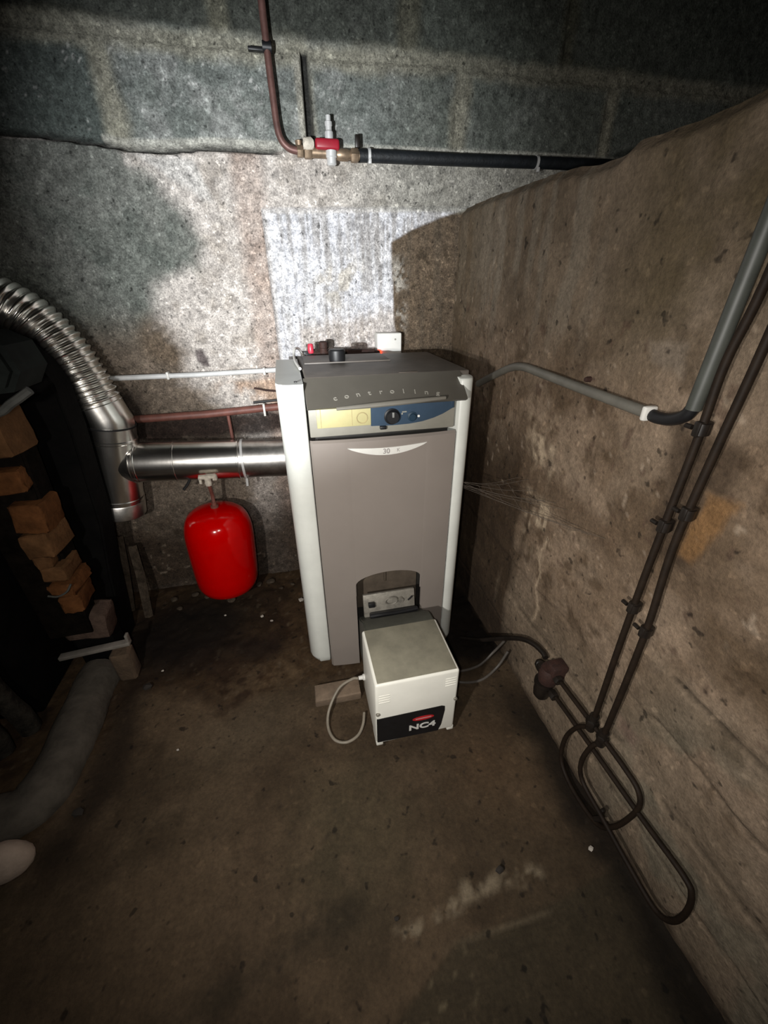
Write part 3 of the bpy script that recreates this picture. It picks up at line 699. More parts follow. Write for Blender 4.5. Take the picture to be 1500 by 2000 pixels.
# door panel: one bent sheet with an arched opening for the burner
def arch(t):  # half ellipse crown x 0.126..0.336
    a = math.pi * (1 - t); return (0.231 + 0.105 * math.cos(a), 0.352 + 0.034 * math.sin(a))
X0, X1, Z0, Z1 = 0.036, 0.417, 0.006, 0.808
def door_y(x): u = (x - 0.2265) / 0.19; return 0.997 - 0.010 * (1 - abs(u) ** 3)
bm = BM(); cols = [X0, X0 + .004] + [X0 + .004 + (0.126 - X0 - .004) * k / 6 for k in range(1, 7)]
arcx = [arch(k / 16)[0] for k in range(17)]
cols = cols + arcx[1:] + [0.336 + (X1 - .004 - 0.336) * k / 5 for k in range(1, 6)] + [X1]
fr = []
for x in cols:
    inside = 0.126 - 1e-6 <= x <= 0.336 + 1e-6
    e = max(0.0, 1 - ((x - 0.231) / 0.105) ** 2) ** 0.5
    zb = (0.345 + 0.040 * e) if (0.1265 < x < 0.3355) else Z0
    yy = door_y(x) + (0.006 if x in (X0, X1) else 0)
    fr.append([(x, yy, zb), (x, yy, Z1 - 0.004), (x, yy + 0.005, Z1)])
    if abs(x - 0.126) < 1e-6: fr.append([(x + 2e-5, yy, 0.345), (x + 2e-5, yy, Z1 - 0.004), (x + 2e-5, yy + 0.005, Z1)])
    if abs(x - 0.336) < 1e-6: fr[-1] = [(x - 2e-5, yy, 0.345), (x - 2e-5, yy, Z1 - .004), (x - 2e-5, yy + .005, Z1)]; fr.append([(x, yy, Z0), (x, yy, Z1 - .004), (x, yy + .005, Z1)])
V = [[bm.verts.new(p) for p in c] for c in fr]
for a, b in zip(V, V[1:]):
    for k in range(2): bm.faces.new((a[k], b[k], b[k + 1], a[k + 1]))
bmesh.ops.recalc_face_normals(bm, faces=bm.faces)
r = bmesh.ops.solidify(bm, geom=bm.faces[:], thickness=-0.006)
door = obj('front_door', bm, M_door, boiler, 40)
# rolled edge of the arch
bm = BM()
pts = [(0.126, door_y(0.126), 0.300)] + [(arch(k / 20)[0], door_y(arch(k / 20)[0]) - 0.001, 0.345 + 0.040 * math.sin(math.pi * k / 20)) for k in range(21)] + [(0.336, door_y(0.336), 0.300)]
add_tube(bm, pts, 0.0028, 8); obj('arch_edge', bm, M_door, door)
# crescent badge
bm = BM(); up = [(0.122 + 0.213 * k / 20, 0.7915 - 0.006 * math.sin(math.pi * k / 20)) for k in range(21)]
lo = [(0.122 + 0.213 * k / 20, 0.7915 - 0.026 * math.sin(math.pi * k / 20) ** 0.8) for k in range(1, 20)]
vv = []
for x, z in up + lo[::-1]: vv.append((x, z))
add_prism(bm, vv, 0.9790, 0.9880); badge = obj('crescent_badge', bm, M_white, door)
bm = BM(); add_text(bm, '30', 0.019, Matrix.Translation((0.224, 0.9787, 0.7755)) @ FACE, 0.0004, 0.0004)
add_text(bm, 'K', 0.013, Matrix.Translation((0.256, 0.9787, 0.7765)) @ FACE, 0.0004)
obj('lettering', bm, M_grey_print, badge)

# burner bay behind the arch
bm = BM(); add_box(bm, (0.122, 1.047, 0.20), (0.340, 1.054, 0.40)); add_box(bm, (0.228, 1.040, 0.30), (0.234, 1.048, 0.385), 0.001); add_lathe(bm, [(0.010, 0), (0.008, 0.010), (0, 0.010)], (0.231, 1.047, 0.350), (0, -1, 0), 12)
obj('burner_bay_plate', bm, M_plate, boiler)

bm = BM(); add_box(bm, (-0.046, 1.33, 0.25), (-0.035, 1.398, 0.66), 0.003); obj('red_reflection_strip', bm, mat('tank_reflection_red', (0.22, 0.03, 0.025), 0.6, var=0.3), boiler)  # thin red sheet drawn in place of the tank's reflection

# ------------------------------------------------------------------ BURNER
burner = thing('oil_burner', (0.236, 0.77, 0.02), 'white box shaped oil burner with black label fixed to the boiler front', 'burner')
bx0, bx1, by0, by1, bz0, bz1 = 0.121, 0.349, 0.672, 0.868, 0.030, 0.272
bm = BM(); add_box(bm, (bx0, by0, bz0), (bx1, by1, bz1), 0.007, 3)
cov = obj('cover', bm, M_burner, burner)
bm = BM(); add_box(bm, (bx0 + .007, by0 + .006, bz1 - .0005), (bx1 - .007, by1 - .004, bz1 + .0008), 0.0006)
obj('cover_top', bm, M_burner_top, cov)
for xa, xb in ((bx0, bx0 + .020), (bx1 - .020, bx1)):
    bm = BM(); add_box(bm, (xa, by0 + .001, 0.020), (xb, by0 + .05, 0.040), 0.003); obj('foot', bm, M_burner, cov)
bm = BM()
lab = [(0.1235, 0.040), (0.300, 0.034), (0.309, 0.060), (0.316, 0.120), (0.315, 0.137), (0.306, 0.141), (0.1235, 0.140)]
add_prism(bm, lab, 0.6705, 0.6725); label = obj('black_label', bm, M_black, cov)
bm = BM(); add_text(bm, 'NC4', 0.030, Matrix.Translation((0.252, 0.670, 0.072)) @ FACE @ Matrix.Scale(1.32, 4, (1, 0, 0)), 0.0004, 0.0009)
obj('lettering', bm, M_white, label)
bm = BM(); add_lathe(bm, [(1.0, 0), (1.0, 0.0005), (0, 0.0005)], (0, 0, 0), (0, -1, 0), 40)
for v in bm.verts: v.co = Vector((v.co.x * 0.031 + 0.254, v.co.y + 0.6703, v.co.z * 0.0085 + 0.107 + v.co.x * 0.0))
obj('red_emblem', bm, M_red_logo, label)
bm = BM(); add_box(bm, (0.232, 0.6694, 0.1055), (0.277, 0.6698, 0.1085)); obj('emblem_line', bm, mat('pink_print', (0.5, 0.3, 0.3), 0.5), label)
for cx, cz in ((0.146, 0.216), (0.327, 0.232)):
    bm = BM()
    for k in range(4): add_box(bm, (cx - .016, by0 - .0011, cz - .015 + k * .009), (cx + .014, by0 + .002, cz - .0115 + k * .009), 0.0008)
    obj('louvre', bm, M_burner, cov)
for cx, cz in ((0.127, 0.160), (0.344, 0.160)):
    bm = BM(); add_lathe(bm, [(0.0055, 0), (0.0055, 0.004), (0.004, 0.0055), (0, 0.0055)], (cx, by0 + .001, cz), (0, -1, 0), 12); obj('screw', bm, M_alu, cov)
# rear housing that slopes up to the boiler
bm = BM(); add_prism(bm, [(0.866, 0.040), (0.866, 0.272), (0.905, 0.268), (0.960, 0.225), (0.995, 0.205), (0.995, 0.050)], 0.131, 0.343, 'yz', 0.004)
obj('rear_housing', bm, M_burner_back, burner)
# flange plate above it, leaning back into the bay
bm = BM(); T = Matrix.Rotation(math.radians(-12), 3, 'X')
add_box(bm, (0.148, 0.985, 0.212), (0.318, 0.997, 0.292), 0.003, rot=T)
flange = obj('flange_plate', bm, M_alu, burner)
bm = BM(); add_box(bm, (0.163, 0.972, 0.252), (0.184, 0.986, 0.268), 0.002, rot=T, piv=(0.16, 0.985, 0.25)); obj('square_socket', bm, M_black, flange)
bm = BM()
add_tube(bm, [(0.237 + 0.020 * math.cos(a), 0.977, 0.268 + 0.014 * math.sin(a)) for a in [2 * math.pi * k / 20 for k in range(21)]], 0.0022, 6, cap=False)
add_lathe(bm, [(0.010, 0), (0.009, 0.010), (0, 0.010)], (0.270, 0.988, 0.262), (0, -1, 0), 12)
obj('cast_boss', bm, M_alu, flange)
bm = BM(); add_tube(bm, [(0.292, 0.974, 0.264), (0.305, 0.974, 0.278)], 0.0025, 8); obj('setting_screw', bm, M_black, flange)
bm = BM(); add_box(bm, (0.165, 0.945, 0.205), (0.325, 0.985, 0.232), 0.006); add_tube(bm, [(0.165, 0.96, 0.235), (0.20, 0.955, 0.240), (0.26, 0.958, 0.236), (0.32, 0.96, 0.238)], 0.007, 8, 4); obj('ignition_lead', bm, M_black, burner)
bm = BM(); add_lathe(bm, [(0.010, 0), (0.010, 0.006), (0.007, 0.008), (0.006, 0.020)], (0.122, 0.845, 0.100), (-1, 0, 0), 14); obj('cable_gland', bm, M_white, burner)

# block under the boiler
bm = BM(); add_box(bm, (-0.036, 0.846, 0.0), (0.108, 0.905, 0.030), 0.004); roughen(bm, 0.0012, 3)
base_tag('wooden_block', bm, M_wood, (0.035, 0.915, 0.0), 'worn greyish wooden block lying on the floor at the foot of the boiler', 'block')

# grey cable loop at the burner's left
bm = BM(); add_tube(bm, [(0.101, 0.845, 0.100), (0.082, 0.850, 0.095), (0.040, 0.846, 0.070), (0.004, 0.812, 0.030), (-0.006, 0.770, 0.010), (0.008, 0.728, 0.006), (0.040, 0.712, 0.006), (0.075, 0.724, 0.006), (0.096, 0.752, 0.010), (0.106, 0.785, 0.016)], 0.0042, 10, 8)
base_tag('burner_cable', bm, M_cable, (0.05, 0.78, 0.0), 'pale grey cable looping over the floor left of the burner', 'cable')

# two thin hoses right of the burner
bm = BM(); add_tube(bm, [(0.345, 0.90, 0.045), (0.40, 0.880, 0.020), (0.45, 0.868, 0.010), (0.52, 0.872, 0.014), (0.575, 0.885, 0.05), (0.600, 0.872, 0.11)], 0.0042, 10, 8)
base_tag('thin_oil_hose', bm, M_thin, (0.47, 0.87, 0.0), 'thin grey hose nearer the boiler, running from the burner to the right wall', 'hose', 'thin hoses right of the burner')
bm = BM(); add_tube(bm, [(0.345, 0.86, 0.040), (0.40, 0.842, 0.015), (0.45, 0.822, 0.009), (0.51, 0.820, 0.010), (0.570, 0.840, 0.03), (0.603, 0.845, 0.09)], 0.0042, 10, 8)
base_tag('thin_oil_hose', bm, M_thin, (0.47, 0.83, 0.0), 'thin grey hose nearer the camera, sagging over the floor right of the burner', 'hose', 'thin hoses right of the burner')

# ------------------------------------------------------------------ FLUE
FY = 1.462
flue = thing('flue_pipe', (-0.62, FY, 0.45), 'shiny steel flue pipe with tee and ribbed flexible hose leaving the boiler', 'flue pipe')
R_ = 0.069
AX0, AX1 = Vector((-0.635, FY, 0.635)), Vector((-0.035, FY, 0.600))     # horizontal axis
def ax(t): return AX0.lerp(AX1, t)
bm = BM(); add_tube(bm, [ax(0.13), ax(0.155), ax(0.158), ax(0.165), ax(0.168), ax(0.70)], lambda i, m: R_ * (1.0 if i in (0, 1, 4, 5) else 1.02), 40)
obj('horizontal_pipe', bm, M_steel, flue)
bm = BM(); add_tube(bm, [ax(0.70), ax(1.0), Vector((0.07, FY, 0.595))], R_ * 0.985, 40); obj('boiler_outlet_pipe', bm, M_steel2, flue)
for t in (0.36, 0.705):
    bm = BM(); add_tube(bm, [ax(t - .006), ax(t - .004), ax(t + .004), ax(t + .006)], lambda i, m: R_ * (1.0 if i in (0, 3) else 1.035), 40); obj('pipe_seam', bm, M_steel, flue)
bm = BM(); p = ax(0.735); add_tube(bm, [p + Vector((-.004, 0, 0)), p + Vector((.004, 0, 0))], R_ * 1.045, 40); add_tube(bm, [p + Vector((0, -.03, -R_ + 0.004)), p + Vector((0, -.045, -R_ - .020))], 0.005, 8)
obj('clamp_band', bm, M_chrome, flue)
bm = BM(); p = ax(0.40); add_tube(bm, [p + Vector((0.012, -.035, -R_ + .010)), p + Vector((0.0, -.050, -R_ - .006)), p + Vector((-.012, -.055, -R_ - .018))], 0.0048, 8); obj('hook', bm, M_black, flue)
# tee
R2_ = 0.076
TB, TT = Vector((-0.644, FY, 0.458)), Vector((-0.590, FY, 0.768))
tax = (TT - TB).normalized()
bm = BM(); L_ = (TT - TB).length
add_tube(bm, [TB + tax * s for s in (0, 0.05, 0.053, 0.058, 0.061, 0.262, 0.265, 0.271, 0.274, L_)], lambda i, m: R2_ * (1.03 if i in (2, 3, 6, 7) else 1.0), 40)
obj('tee_pipe', bm, M_steel, flue)
bm = BM(); add_tube(bm, [ax(-0.0) , ax(0.125), ax(0.130), ax(0.140)], lambda i, m: R_ * (1.0 if i < 2 else 1.03), 40); obj('tee_branch', bm, M_steel, flue)
bm = BM(); add_tube(bm, [TB - tax * 0.012, TB - tax * 0.008, TB + tax * 0.040, TB + tax * 0.044], lambda i, m: R2_ * (0.97 if i in (0,) else (1.035 if i < 3 else 1.0)), 40); cap_ = obj('end_cap', bm, M_steel2, flue)
bm = BM()
for dx in (-0.008, 0.006): add_tube(bm, [TB + Vector((dx + .01, -0.03, -.006)), TB + Vector((dx + .01, -0.03, -.026))], 0.0025, 6)
obj('drain_stub', bm, M_black, cap_)
bm = BM(); add_tube(bm, [TT - tax * 0.0025, TT + tax * 0.0025], R2_ * 1.03, 40); obj('joint_line', bm, M_black, flue)
EL = Vector((-0.609, FY, 0.838))                      # tilted collar of the adjustable elbow
bm = BM(); add_tube(bm, [TT - tax * 0.004, TT + tax * 0.004, TT.lerp(EL, 0.3), TT.lerp(EL, 0.85), EL], R2_ * 0.985, 40); obj('elbow_collar', bm, M_steel, flue)
# ribbed flexible part
path = catmull([EL + Vector((.002, 0, -.006)), (-0.614, FY, 0.870), (-0.628, FY, 0.925), (-0.648, FY, 0.985), (-0.680, FY, 1.043), (-0.722, FY, 1.090), (-0.79, FY, 1.128), (-0.92, FY, 1.155), (-1.15, FY, 1.16)], 24)
path, ln = resample(path, 0.0026)
bm = BM(); add_tube(bm, path, lambda i, m: R2_ * 0.95 + 0.0048 * math.cos(2 * math.pi * i * 0.0026 / 0.0165), 44)
obj('ribbed_hose', bm, M_steel, flue, 70)

# ------------------------------------------------------------------ EXPANSION TANK
tank = thing('expansion_tank', (-0.325, 1.42, 0.066), 'glossy red expansion vessel hanging below the flue pipe', 'tank')
prof = [(0, 0.0), (0.060, 0.002), (0.088, 0.008), (0.106, 0.024), (0.115, 0.050), (0.1185, 0.10), (0.121, 0.18), (0.1225, 0.25), (0.1215, 0.290), (0.118, 0.315), (0.111, 0.340), (0.098, 0.362), (0.075, 0.378), (0.040, 0.387), (0, 0.389)]
prof = [(r, h * 0.95) for r, h in prof]
tb = Vector((-0.335, 1.42, 0.080)); tax2 = Vector((0.035, 0, 1.0)).normalized()
bm = BM(); add_lathe(bm, prof, tb, tax2, 56)
obj('tank_body', bm, M_red, tank, 80)
tt = tb + tax2 * 0.368
bm = BM(); add_lathe(bm, [(0.014, 0), (0.014, 0.008), (0.009, 0.010), (0.009, 0.022)], tt, tax2, 16); obj('neck', bm, M_redpipe, tank)
bm = BM(); add_tube(bm, [tt + tax2 * 0.015, tt + tax2 * 0.05, (-0.318, 1.40, 0.535), (-0.316, 1.385, 0.562)], 0.0065, 10, 6); obj('hanging_pipe', bm, M_redpipe, tank)
# lime-covered shutoff above it
val = thing('tank_valve', (-0.315, 1.385, 0.56), 'limescaled white valve on the flue above the red tank', 'valve')
bm = BM(); add_lathe(bm, [(0.010, 0), (0.012, 0.010), (0.010, 0.022), (0.013, 0.024), (0.013, 0.034)], (-0.316, 1.385, 0.552), (0.02, 0, 1), 14); roughen(bm, 0.0008, 4); obj('valve_body', bm, M_limebrass, val)
bm = BM(); add_box(bm, (-0.344, 1.375, 0.578), (-0.286, 1.393, 0.592), 0.004); add_box(bm, (-0.344, 1.376, 0.562), (-0.334, 1.392, 0.584), 0.003); add_box(bm, (-0.298, 1.376, 0.570), (-0.284, 1.392, 0.590), 0.003); roughen(bm, 0.0012, 9); obj('valve_handle', bm, M_limebrass, val)

# ------------------------------------------------------------------ PIPES LOW ON THE BACK WALL
bm = BM(); add_tube(bm, [(-0.60, 1.553, 0.893), (-0.30, 1.553, 0.892), (-0.02, 1.553, 0.896)], 0.0085, 12)
cond = base_tag('wall_conduit', bm, M_conduit_w, (-0.3, 1.553, 0.89), 'pale grey conduit running level along the back wall behind the flue', 'conduit'); ORG[cond.name] = Vector((-0.3, 1.553, 0.89))
for x in (-0.40, -0.085):
    bm = BM(); add_box(bm, (x - .004, 1.541, 0.882), (x + .004, 1.578, 0.906), 0.002); obj('pipe_clip', bm, M_white, cond)
bm = BM(); add_tube(bm, [(-0.60, 1.555, 0.752), (-0.30, 1.555, 0.755), (-0.10, 1.555, 0.764), (0.02, 1.555, 0.768)], 0.0135, 14)
rp = base_tag('heating_pipe', bm, M_redpipe, (-0.3, 1.548, 0.755), 'rust red heating pipe just above the horizontal flue', 'pipe'); ORG[rp.name] = Vector((-0.3, 1.548, 0.755))
bm = BM(); add_box(bm, (-0.108, 1.538, 0.738), (-0.100, 1.575, 0.782), 0.002); obj('pipe_clip', bm, M_white, rp)
bm = BM(); add_tube(bm, [(-0.235, 1.560, 0.752), (-0.235, 1.560, 0.60)], 0.006, 10); obj('branch_pipe', bm, M_redpipe, rp)
bm = BM(); add_tube(bm, [(-0.14, 1.560, 0.785), (-0.02, 1.560, 0.790), (0.03, 1.560, 0.792)], 0.0045, 8)
base_tag('black_wire', bm, M_black, (-0.06, 1.56, 0.785), 'thin black wire along the back wall over the rust red pipe', 'wire')
bm = BM(); add_tube(bm, [(-0.13, 1.565, 0.835), (-0.09, 1.560, 0.826), (-0.03, 1.555, 0.818)], 0.003, 8)
base_tag('bent_wire', bm, M_rust, (-0.08, 1.56, 0.82), 'short brown bent wire sticking out left of the boiler', 'wire')

# ------------------------------------------------------------------ GAS / OIL SHUTOFF HIGH ON THE WALL
GY = 1.545
cp_ = thing('copper_pipe', (0.045, GY, 1.50), 'dull copper pipe dropping down the block wall into the red valve', 'pipe')
bm = BM(); add_tube(bm, [(0.036, GY, 1.98), (0.038, GY, 1.74), (0.042, GY, 1.60), (0.045, GY, 1.545), (0.053, GY, 1.517), (0.072, GY, 1.500), (0.098, GY, 1.494)], 0.0095, 14, 8); obj('bent_tube', bm, M_copper, cp_)
bm = BM(); add_box(bm, (-0.010, 1.555, 1.696), (0.036, 1.572, 1.704), 0.002); add_tube(bm, [(0.0275, GY, 1.700), (0.0505, GY, 1.700)], 0.012, 12); obj('wall_bracket', bm, M_black, cp_)
vv_ = thing('shutoff_valve', (0.19, GY, 1.49), 'shutoff valve with dark red body and chrome spindle on the block wall', 'valve')
def hexnut(bm, c, r, h, axis): add_lathe(bm, [(r * .9, 0), (r, h * .15), (r, h * .85), (r * .9, h)], c, axis, 6)
bm = BM(); hexnut(bm, (0.094, GY, 1.494), 0.015, 0.018, (1, 0, 0)); hexnut(bm, (0.114, GY, 1.494), 0.018, 0.022, (1, 0, 0)); add_lathe(bm, [(0.013, 0), (0.013, 0.05)], (0.13, GY, 1.493), (1, 0, 0), 14); add_lathe(bm, [(0.008, 0), (0.010, 0.012), (0, 0.016)], (0.100, GY, 1.505), (0, 0, 1), 10); obj('brass_union', bm, M_brass, vv_)
bm = BM(); add_lathe(bm, [(0.011, 0), (0.015, 0.006), (0.015, 0.022), (0.010, 0.030)], (0.112, GY - .012, 1.508), (1, 0, 0.05), 12); roughen(bm, 0.0012, 2); obj('limescaled_nut', bm, M_limebrass, vv_)
bm = BM(); add_box(bm, (0.146, GY - .022, 1.497), (0.216, GY + .010, 1.523), 0.007, 3); obj('red_body', bm, M_redlever, vv_)
bm = BM(); add_lathe(bm, [(0.012, 0), (0.012, 0.018), (0.009, 0.022), (0.009, 0.030), (0.0105, 0.032), (0.0105, 0.040), (0.007, 0.042), (0.007, 0.054), (0, 0.056)], (0.188, GY - .006, 1.520), (0, 0, 1), 18); obj('chrome_spindle', bm, M_chrome, vv_)
bm = BM(); add_lathe(bm, [(0.010, 0), (0.014, 0.004), (0.014, 0.018), (0.016, 0.020), (0.016, 0.034)], (0.191, GY - .012, 1.462), (0, 0, 1), 18); obj('chrome_bowl', bm, M_chrome, vv_)
bm = BM(); add_lathe(bm, [(0.011, 0), (0.015, 0.010), (0.015, 0.035), (0.012, 0.040), (0.012, 0.080)], (0.205, GY, 1.491), (1, 0, 0), 16); hexnut(bm, (0.250, GY, 1.491), 0.018, 0.022, (1, 0, 0)); obj('brass_tail', bm, M_brass, vv_)
bm = BM(); add_box(bm, (0.264, GY - .008, 1.508), (0.277, GY + .006, 1.538), 0.002); obj('square_tap', bm, M_oilblack, vv_)
ho = thing('insulated_hose', (0.70, GY, 1.49), 'black sleeved hose running level from the valve past the right wall', 'hose')
bm = BM(); add_tube(bm, [(0.275, GY, 1.491), (0.31, GY, 1.492), (0.60, GY, 1.494), (0.90, GY, 1.498), (1.30, GY, 1.502), (1.6, GY, 1.504)], 0.0165, 18, 6); obj('sleeve', bm, M_hose, ho)
for x in (0.304, 0.853):
    bm = BM(); add_tube(bm, [(x - .004, GY, 1.4925 + (x - .3) * .008), (x + .004, GY, 1.4925 + (x - .3) * .008)], 0.0185, 18); add_box(bm, (x - .004, GY - .024, 1.470), (x + .004, GY - .014, 1.482), 0.001); obj('hose_clamp', bm, M_chrome, ho)

# ------------------------------------------------------------------ BEHIND THE BOILER TOP
jb = thing('junction_box', (0.363, 1.57, 0.93), 'white square junction box on the wall just above the boiler', 'box')
bm = BM(); add_box(bm, (0.320, 1.535, 0.930), (0.410, 1.592, 1.006), 0.005, 3); obj('box_body', bm, M_white, jb)
bm = BM(); add_lathe(bm, [(0.0035, 0), (0.003, 0.002), (0, 0.002)], (0.386, 1.5355, 0.985), (0, -1, 0), 10); obj('cover_screw', bm, M_fascia, jb)
bm = BM(); add_lathe(bm, [(0.009, 0), (0.009, 0.005), (0.005, 0.010), (0, 0.011)], (0.326, 1.5355, 0.944), (0, -1, 0), 14); obj('red_lamp', bm, M_led, jb)
bm = BM(); add_tube(bm, [(0.10, 1.50, 0.955), (0.18, 1.50, 0.953), (0.30, 1.50, 0.948)], 0.012, 12); add_tube(bm, [(0.30, 1.50, 0.948), (0.318, 1.505, 0.944)], 0.010, 12)
base_tag('return_pipe', bm, M_rust, (0.2, 1.5, 0.95), 'dark brown pipe behind the boiler top left of the junction box', 'pipe')
bv = thing('vent_valve', (0.11, 1.49, 0.94), 'brown brass valve with red cap poking up behind the boiler', 'valve')
bm = BM(); add_lathe(bm, [(0.017, -0.06), (0.017, 0.020), (0.013, 0.026), (0.013, 0.034), (0.015, 0.036), (0.015, 0.052), (0.010, 0.056), (0, 0.056)], (0.122, 1.48, 0.925), (0, 0, 1), 16); add_tube(bm, [(0.085, 1.48, 0.940), (0.125, 1.48, 0.940)], 0.012, 12); obj('valve_body', bm, M_rust, bv)
bm = BM(); add_lathe(bm, [(0.0095, 0), (0.0105, 0.006), (0.0095, 0.026), (0.007, 0.030), (0, 0.030)], (0.079, 1.475, 0.945), (0, 0, 1), 16); obj('red_cap', bm, mat('bright_red_plastic', (0.55, 0.04, 0.07), 0.35), bv)
bm = BM(); add_lathe(bm, [(0.0045, -0.03), (0.0045, 0.012)], (0.079, 1.475, 0.935), (0, 0, 1), 10); obj('white_stem', bm, M_white, bv)
bm = BM(); add_box(bm, (0.045, 1.470, 0.922), (0.074, 1.490, 0.952), 0.004); add_box(bm, (0.060, 1.468, 0.930), (0.090, 1.486, 0.945), 0.004); obj('black_connector', bm, M_black, bv)
bv.location.z += 0.012
bm = BM(); add_tube(bm, [(0.052, 1.47, 0.950), (0.040, 1.44, 0.975), (0.026, 1.40, 0.982), (0.020, 1.36, 0.966), (0.022, 1.28, 0.960), (0.030, 1.18, 0.957)], 0.004, 10, 8)
base_tag('sensor_wire', bm, M_white, (0.03, 1.35, 0.955), 'white wire curling over the back left of the boiler top', 'wire')
bm = BM(); add_lathe(bm, [(0.020, 0), (0.021, 0.006), (0.021, 0.028), (0.018, 0.032), (0, 0.032)], (0.142, 1.262, 0.9615), (0, 0, 1), 24)
bm2 = bm
for v in bm.verts: v.co.x = 0.142 + (v.co.x - 0.142) * 1.15
obj('black_cap', bm, M_black, boiler)

# ------------------------------------------------------------------ RIGHT WALL SERVICES
XW = 0.612
gc = thing('bent_conduit', (XW, 0.8, 0.9), 'grey conduit bending along the right wall from boiler to black elbow', 'conduit')
bm = BM(); add_tube(bm, [(0.600, 1.27, 0.870), (XW, 1.195, 0.908), (XW, 1.10, 0.946), (XW, 1.03, 0.960), (XW, 0.935, 0.959), (XW, 0.78, 0.955), (XW, 0.592, 0.951)], 0.0105, 14, 8); obj('horizontal_run', bm, M_conduit, gc)
bm = BM(); add_box(bm, (XW - .016, 0.586, 0.939), (XW + .010, 0.597, 0.965), 0.004); obj('white_clip', bm, M_white, gc)
bm = BM(); add_tube(bm, [(XW, 0.588, 0.950), (XW, 0.572, 0.949), (XW, 0.548, 0.953), (XW, 0.525, 0.965), (XW, 0.515, 0.982)], 0.0105, 14, 8); obj('black_elbow', bm, M_black, gc)
bm = BM(); add_tube(bm, [(XW, 0.515, 0.978), (XW, 0.509, 1.12), (XW, 0.505, 1.21), (XW, 0.498, 1.37)], 0.0115, 14); obj('vertical_run', bm, mat('shaded_grey_conduit', (0.055, 0.059, 0.051), 0.5), gc)  # same grey conduit, with its shade put into a darker colour
bm = BM(); add_lathe(bm, [(0.006, 0), (0.005, 0.012), (0, 0.014)], (0.626, 0.78, 0.974), (-1, 0, 0), 10); obj('nail_plug', bm, M_rust, gc)

HX = 0.603
oa = thing('oil_supply_line', (HX, 0.48, 0.0), 'brown oil line on the right wall, left one of two, looping near the floor', 'oil line', 'twin brown oil lines')
bm = BM(); add_tube(bm, [(HX, 0.462, 1.36), (HX, 0.473, 1.15), (HX, 0.485, 1.05), (HX, 0.483, 0.94), (HX, 0.485, 0.70), (HX, 0.483, 0.50), (HX, 0.477, 0.262)], 0.0062, 12, 6); obj('riser', bm, M_brownpipe, oa)
bm = BM(); hexnut(bm, (HX, 0.478, 0.240), 0.015, 0.020, (0, 0, 1)); add_lathe(bm, [(0.0105, 0), (0.0105, 0.05)], (HX, 0.478, 0.225), (0, 0, 1), 12); obj('coupling', bm, M_oilblack, oa)
bm = BM(); add_tube(bm, [(HX, 0.479, 0.230), (HX - .004, 0.506, 0.191), (HX - .006, 0.527, 0.120), (HX - .008, 0.522, 0.050), (HX - .010, 0.490, 0.018), (HX - .012, 0.430, 0.014), (HX - .010, 0.365, 0.030), (HX - .006, 0.335, 0.085), (HX - .003, 0.320, 0.155), (HX, 0.316, 0.210), (HX, 0.332, 0.240), (HX, 0.370, 0.247), (HX, 0.460, 0.246), (HX, 0.570, 0.241), (HX, 0.598, 0.240)], 0.0055, 12, 8); obj('flexible_loop', bm, M_brownpipe, oa)
ob = thing('oil_return_line', (HX, 0.44, 0.0), 'brown oil line on the right wall, right one of two, with the longer floor loop', 'oil line', 'twin brown oil lines')
bm = BM(); add_tube(bm, [(HX, 0.432, 1.38), (HX, 0.443, 1.07), (HX, 0.450, 0.93), (HX, 0.455, 0.76), (HX, 0.444, 0.60), (HX, 0.441, 0.45), (HX, 0.441, 0.262)], 0.0062, 12, 6); obj('riser', bm, M_brownpipe, ob)
bm = BM(); hexnut(bm, (HX, 0.442, 0.238), 0.014, 0.018, (0, 0, 1)); add_lathe(bm, [(0.0105, 0), (0.0105, 0.045)], (HX, 0.442, 0.222), (0, 0, 1), 12); obj('coupling', bm, M_oilblack, ob)
bm = BM(); add_tube(bm, [(HX, 0.442, 0.228), (HX - .010, 0.452, 0.196), (HX - .016, 0.455, 0.130), (HX - .014, 0.434, 0.084), (HX - .012, 0.360, 0.070), (HX - .012, 0.275, 0.060), (HX - .010, 0.205, 0.055), (HX - .006, 0.178, 0.078), (HX - .003, 0.171, 0.130), (HX, 0.180, 0.181), (HX, 0.205, 0.198), (HX, 0.300, 0.191), (HX, 0.470, 0.184), (HX, 0.600, 0.177)], 0.0055, 12, 8); obj('flexible_loop', bm, M_brownpipe, ob)
bm = BM(); add_box(bm, (HX - .012, 0.366, 0.066), (HX - .002, 0.374, 0.086), 0.002); add_tube(bm, [(HX - .015, 0.36, 0.07), (HX - .02, 0.37, 0.05)], 0.006, 8); obj('hose_fitting', bm, M_oilblack, ob)
def pclip(y, z, par, w=0.030):
    bm = BM(); add_box(bm, (HX - .011, y - .006, z - .012), (HX + .015, y + .006, z + .012), 0.003); add_tube(bm, [(HX, y, z - .009), (HX, y, z + .009)], 0.0105, 12)
    add_lathe(bm, [(0.004, 0), (0.004, 0.012)], (HX - .006, y + 0.010, z), (0, 1, 0), 8); obj('wall_clip', bm, M_oilblack, par)
for z in (0.957, 0.785, 0.60): pclip(0.4835, z, oa)
for z, y in ((0.825, 0.4535), (0.575, 0.4435)): pclip(y, z, ob)

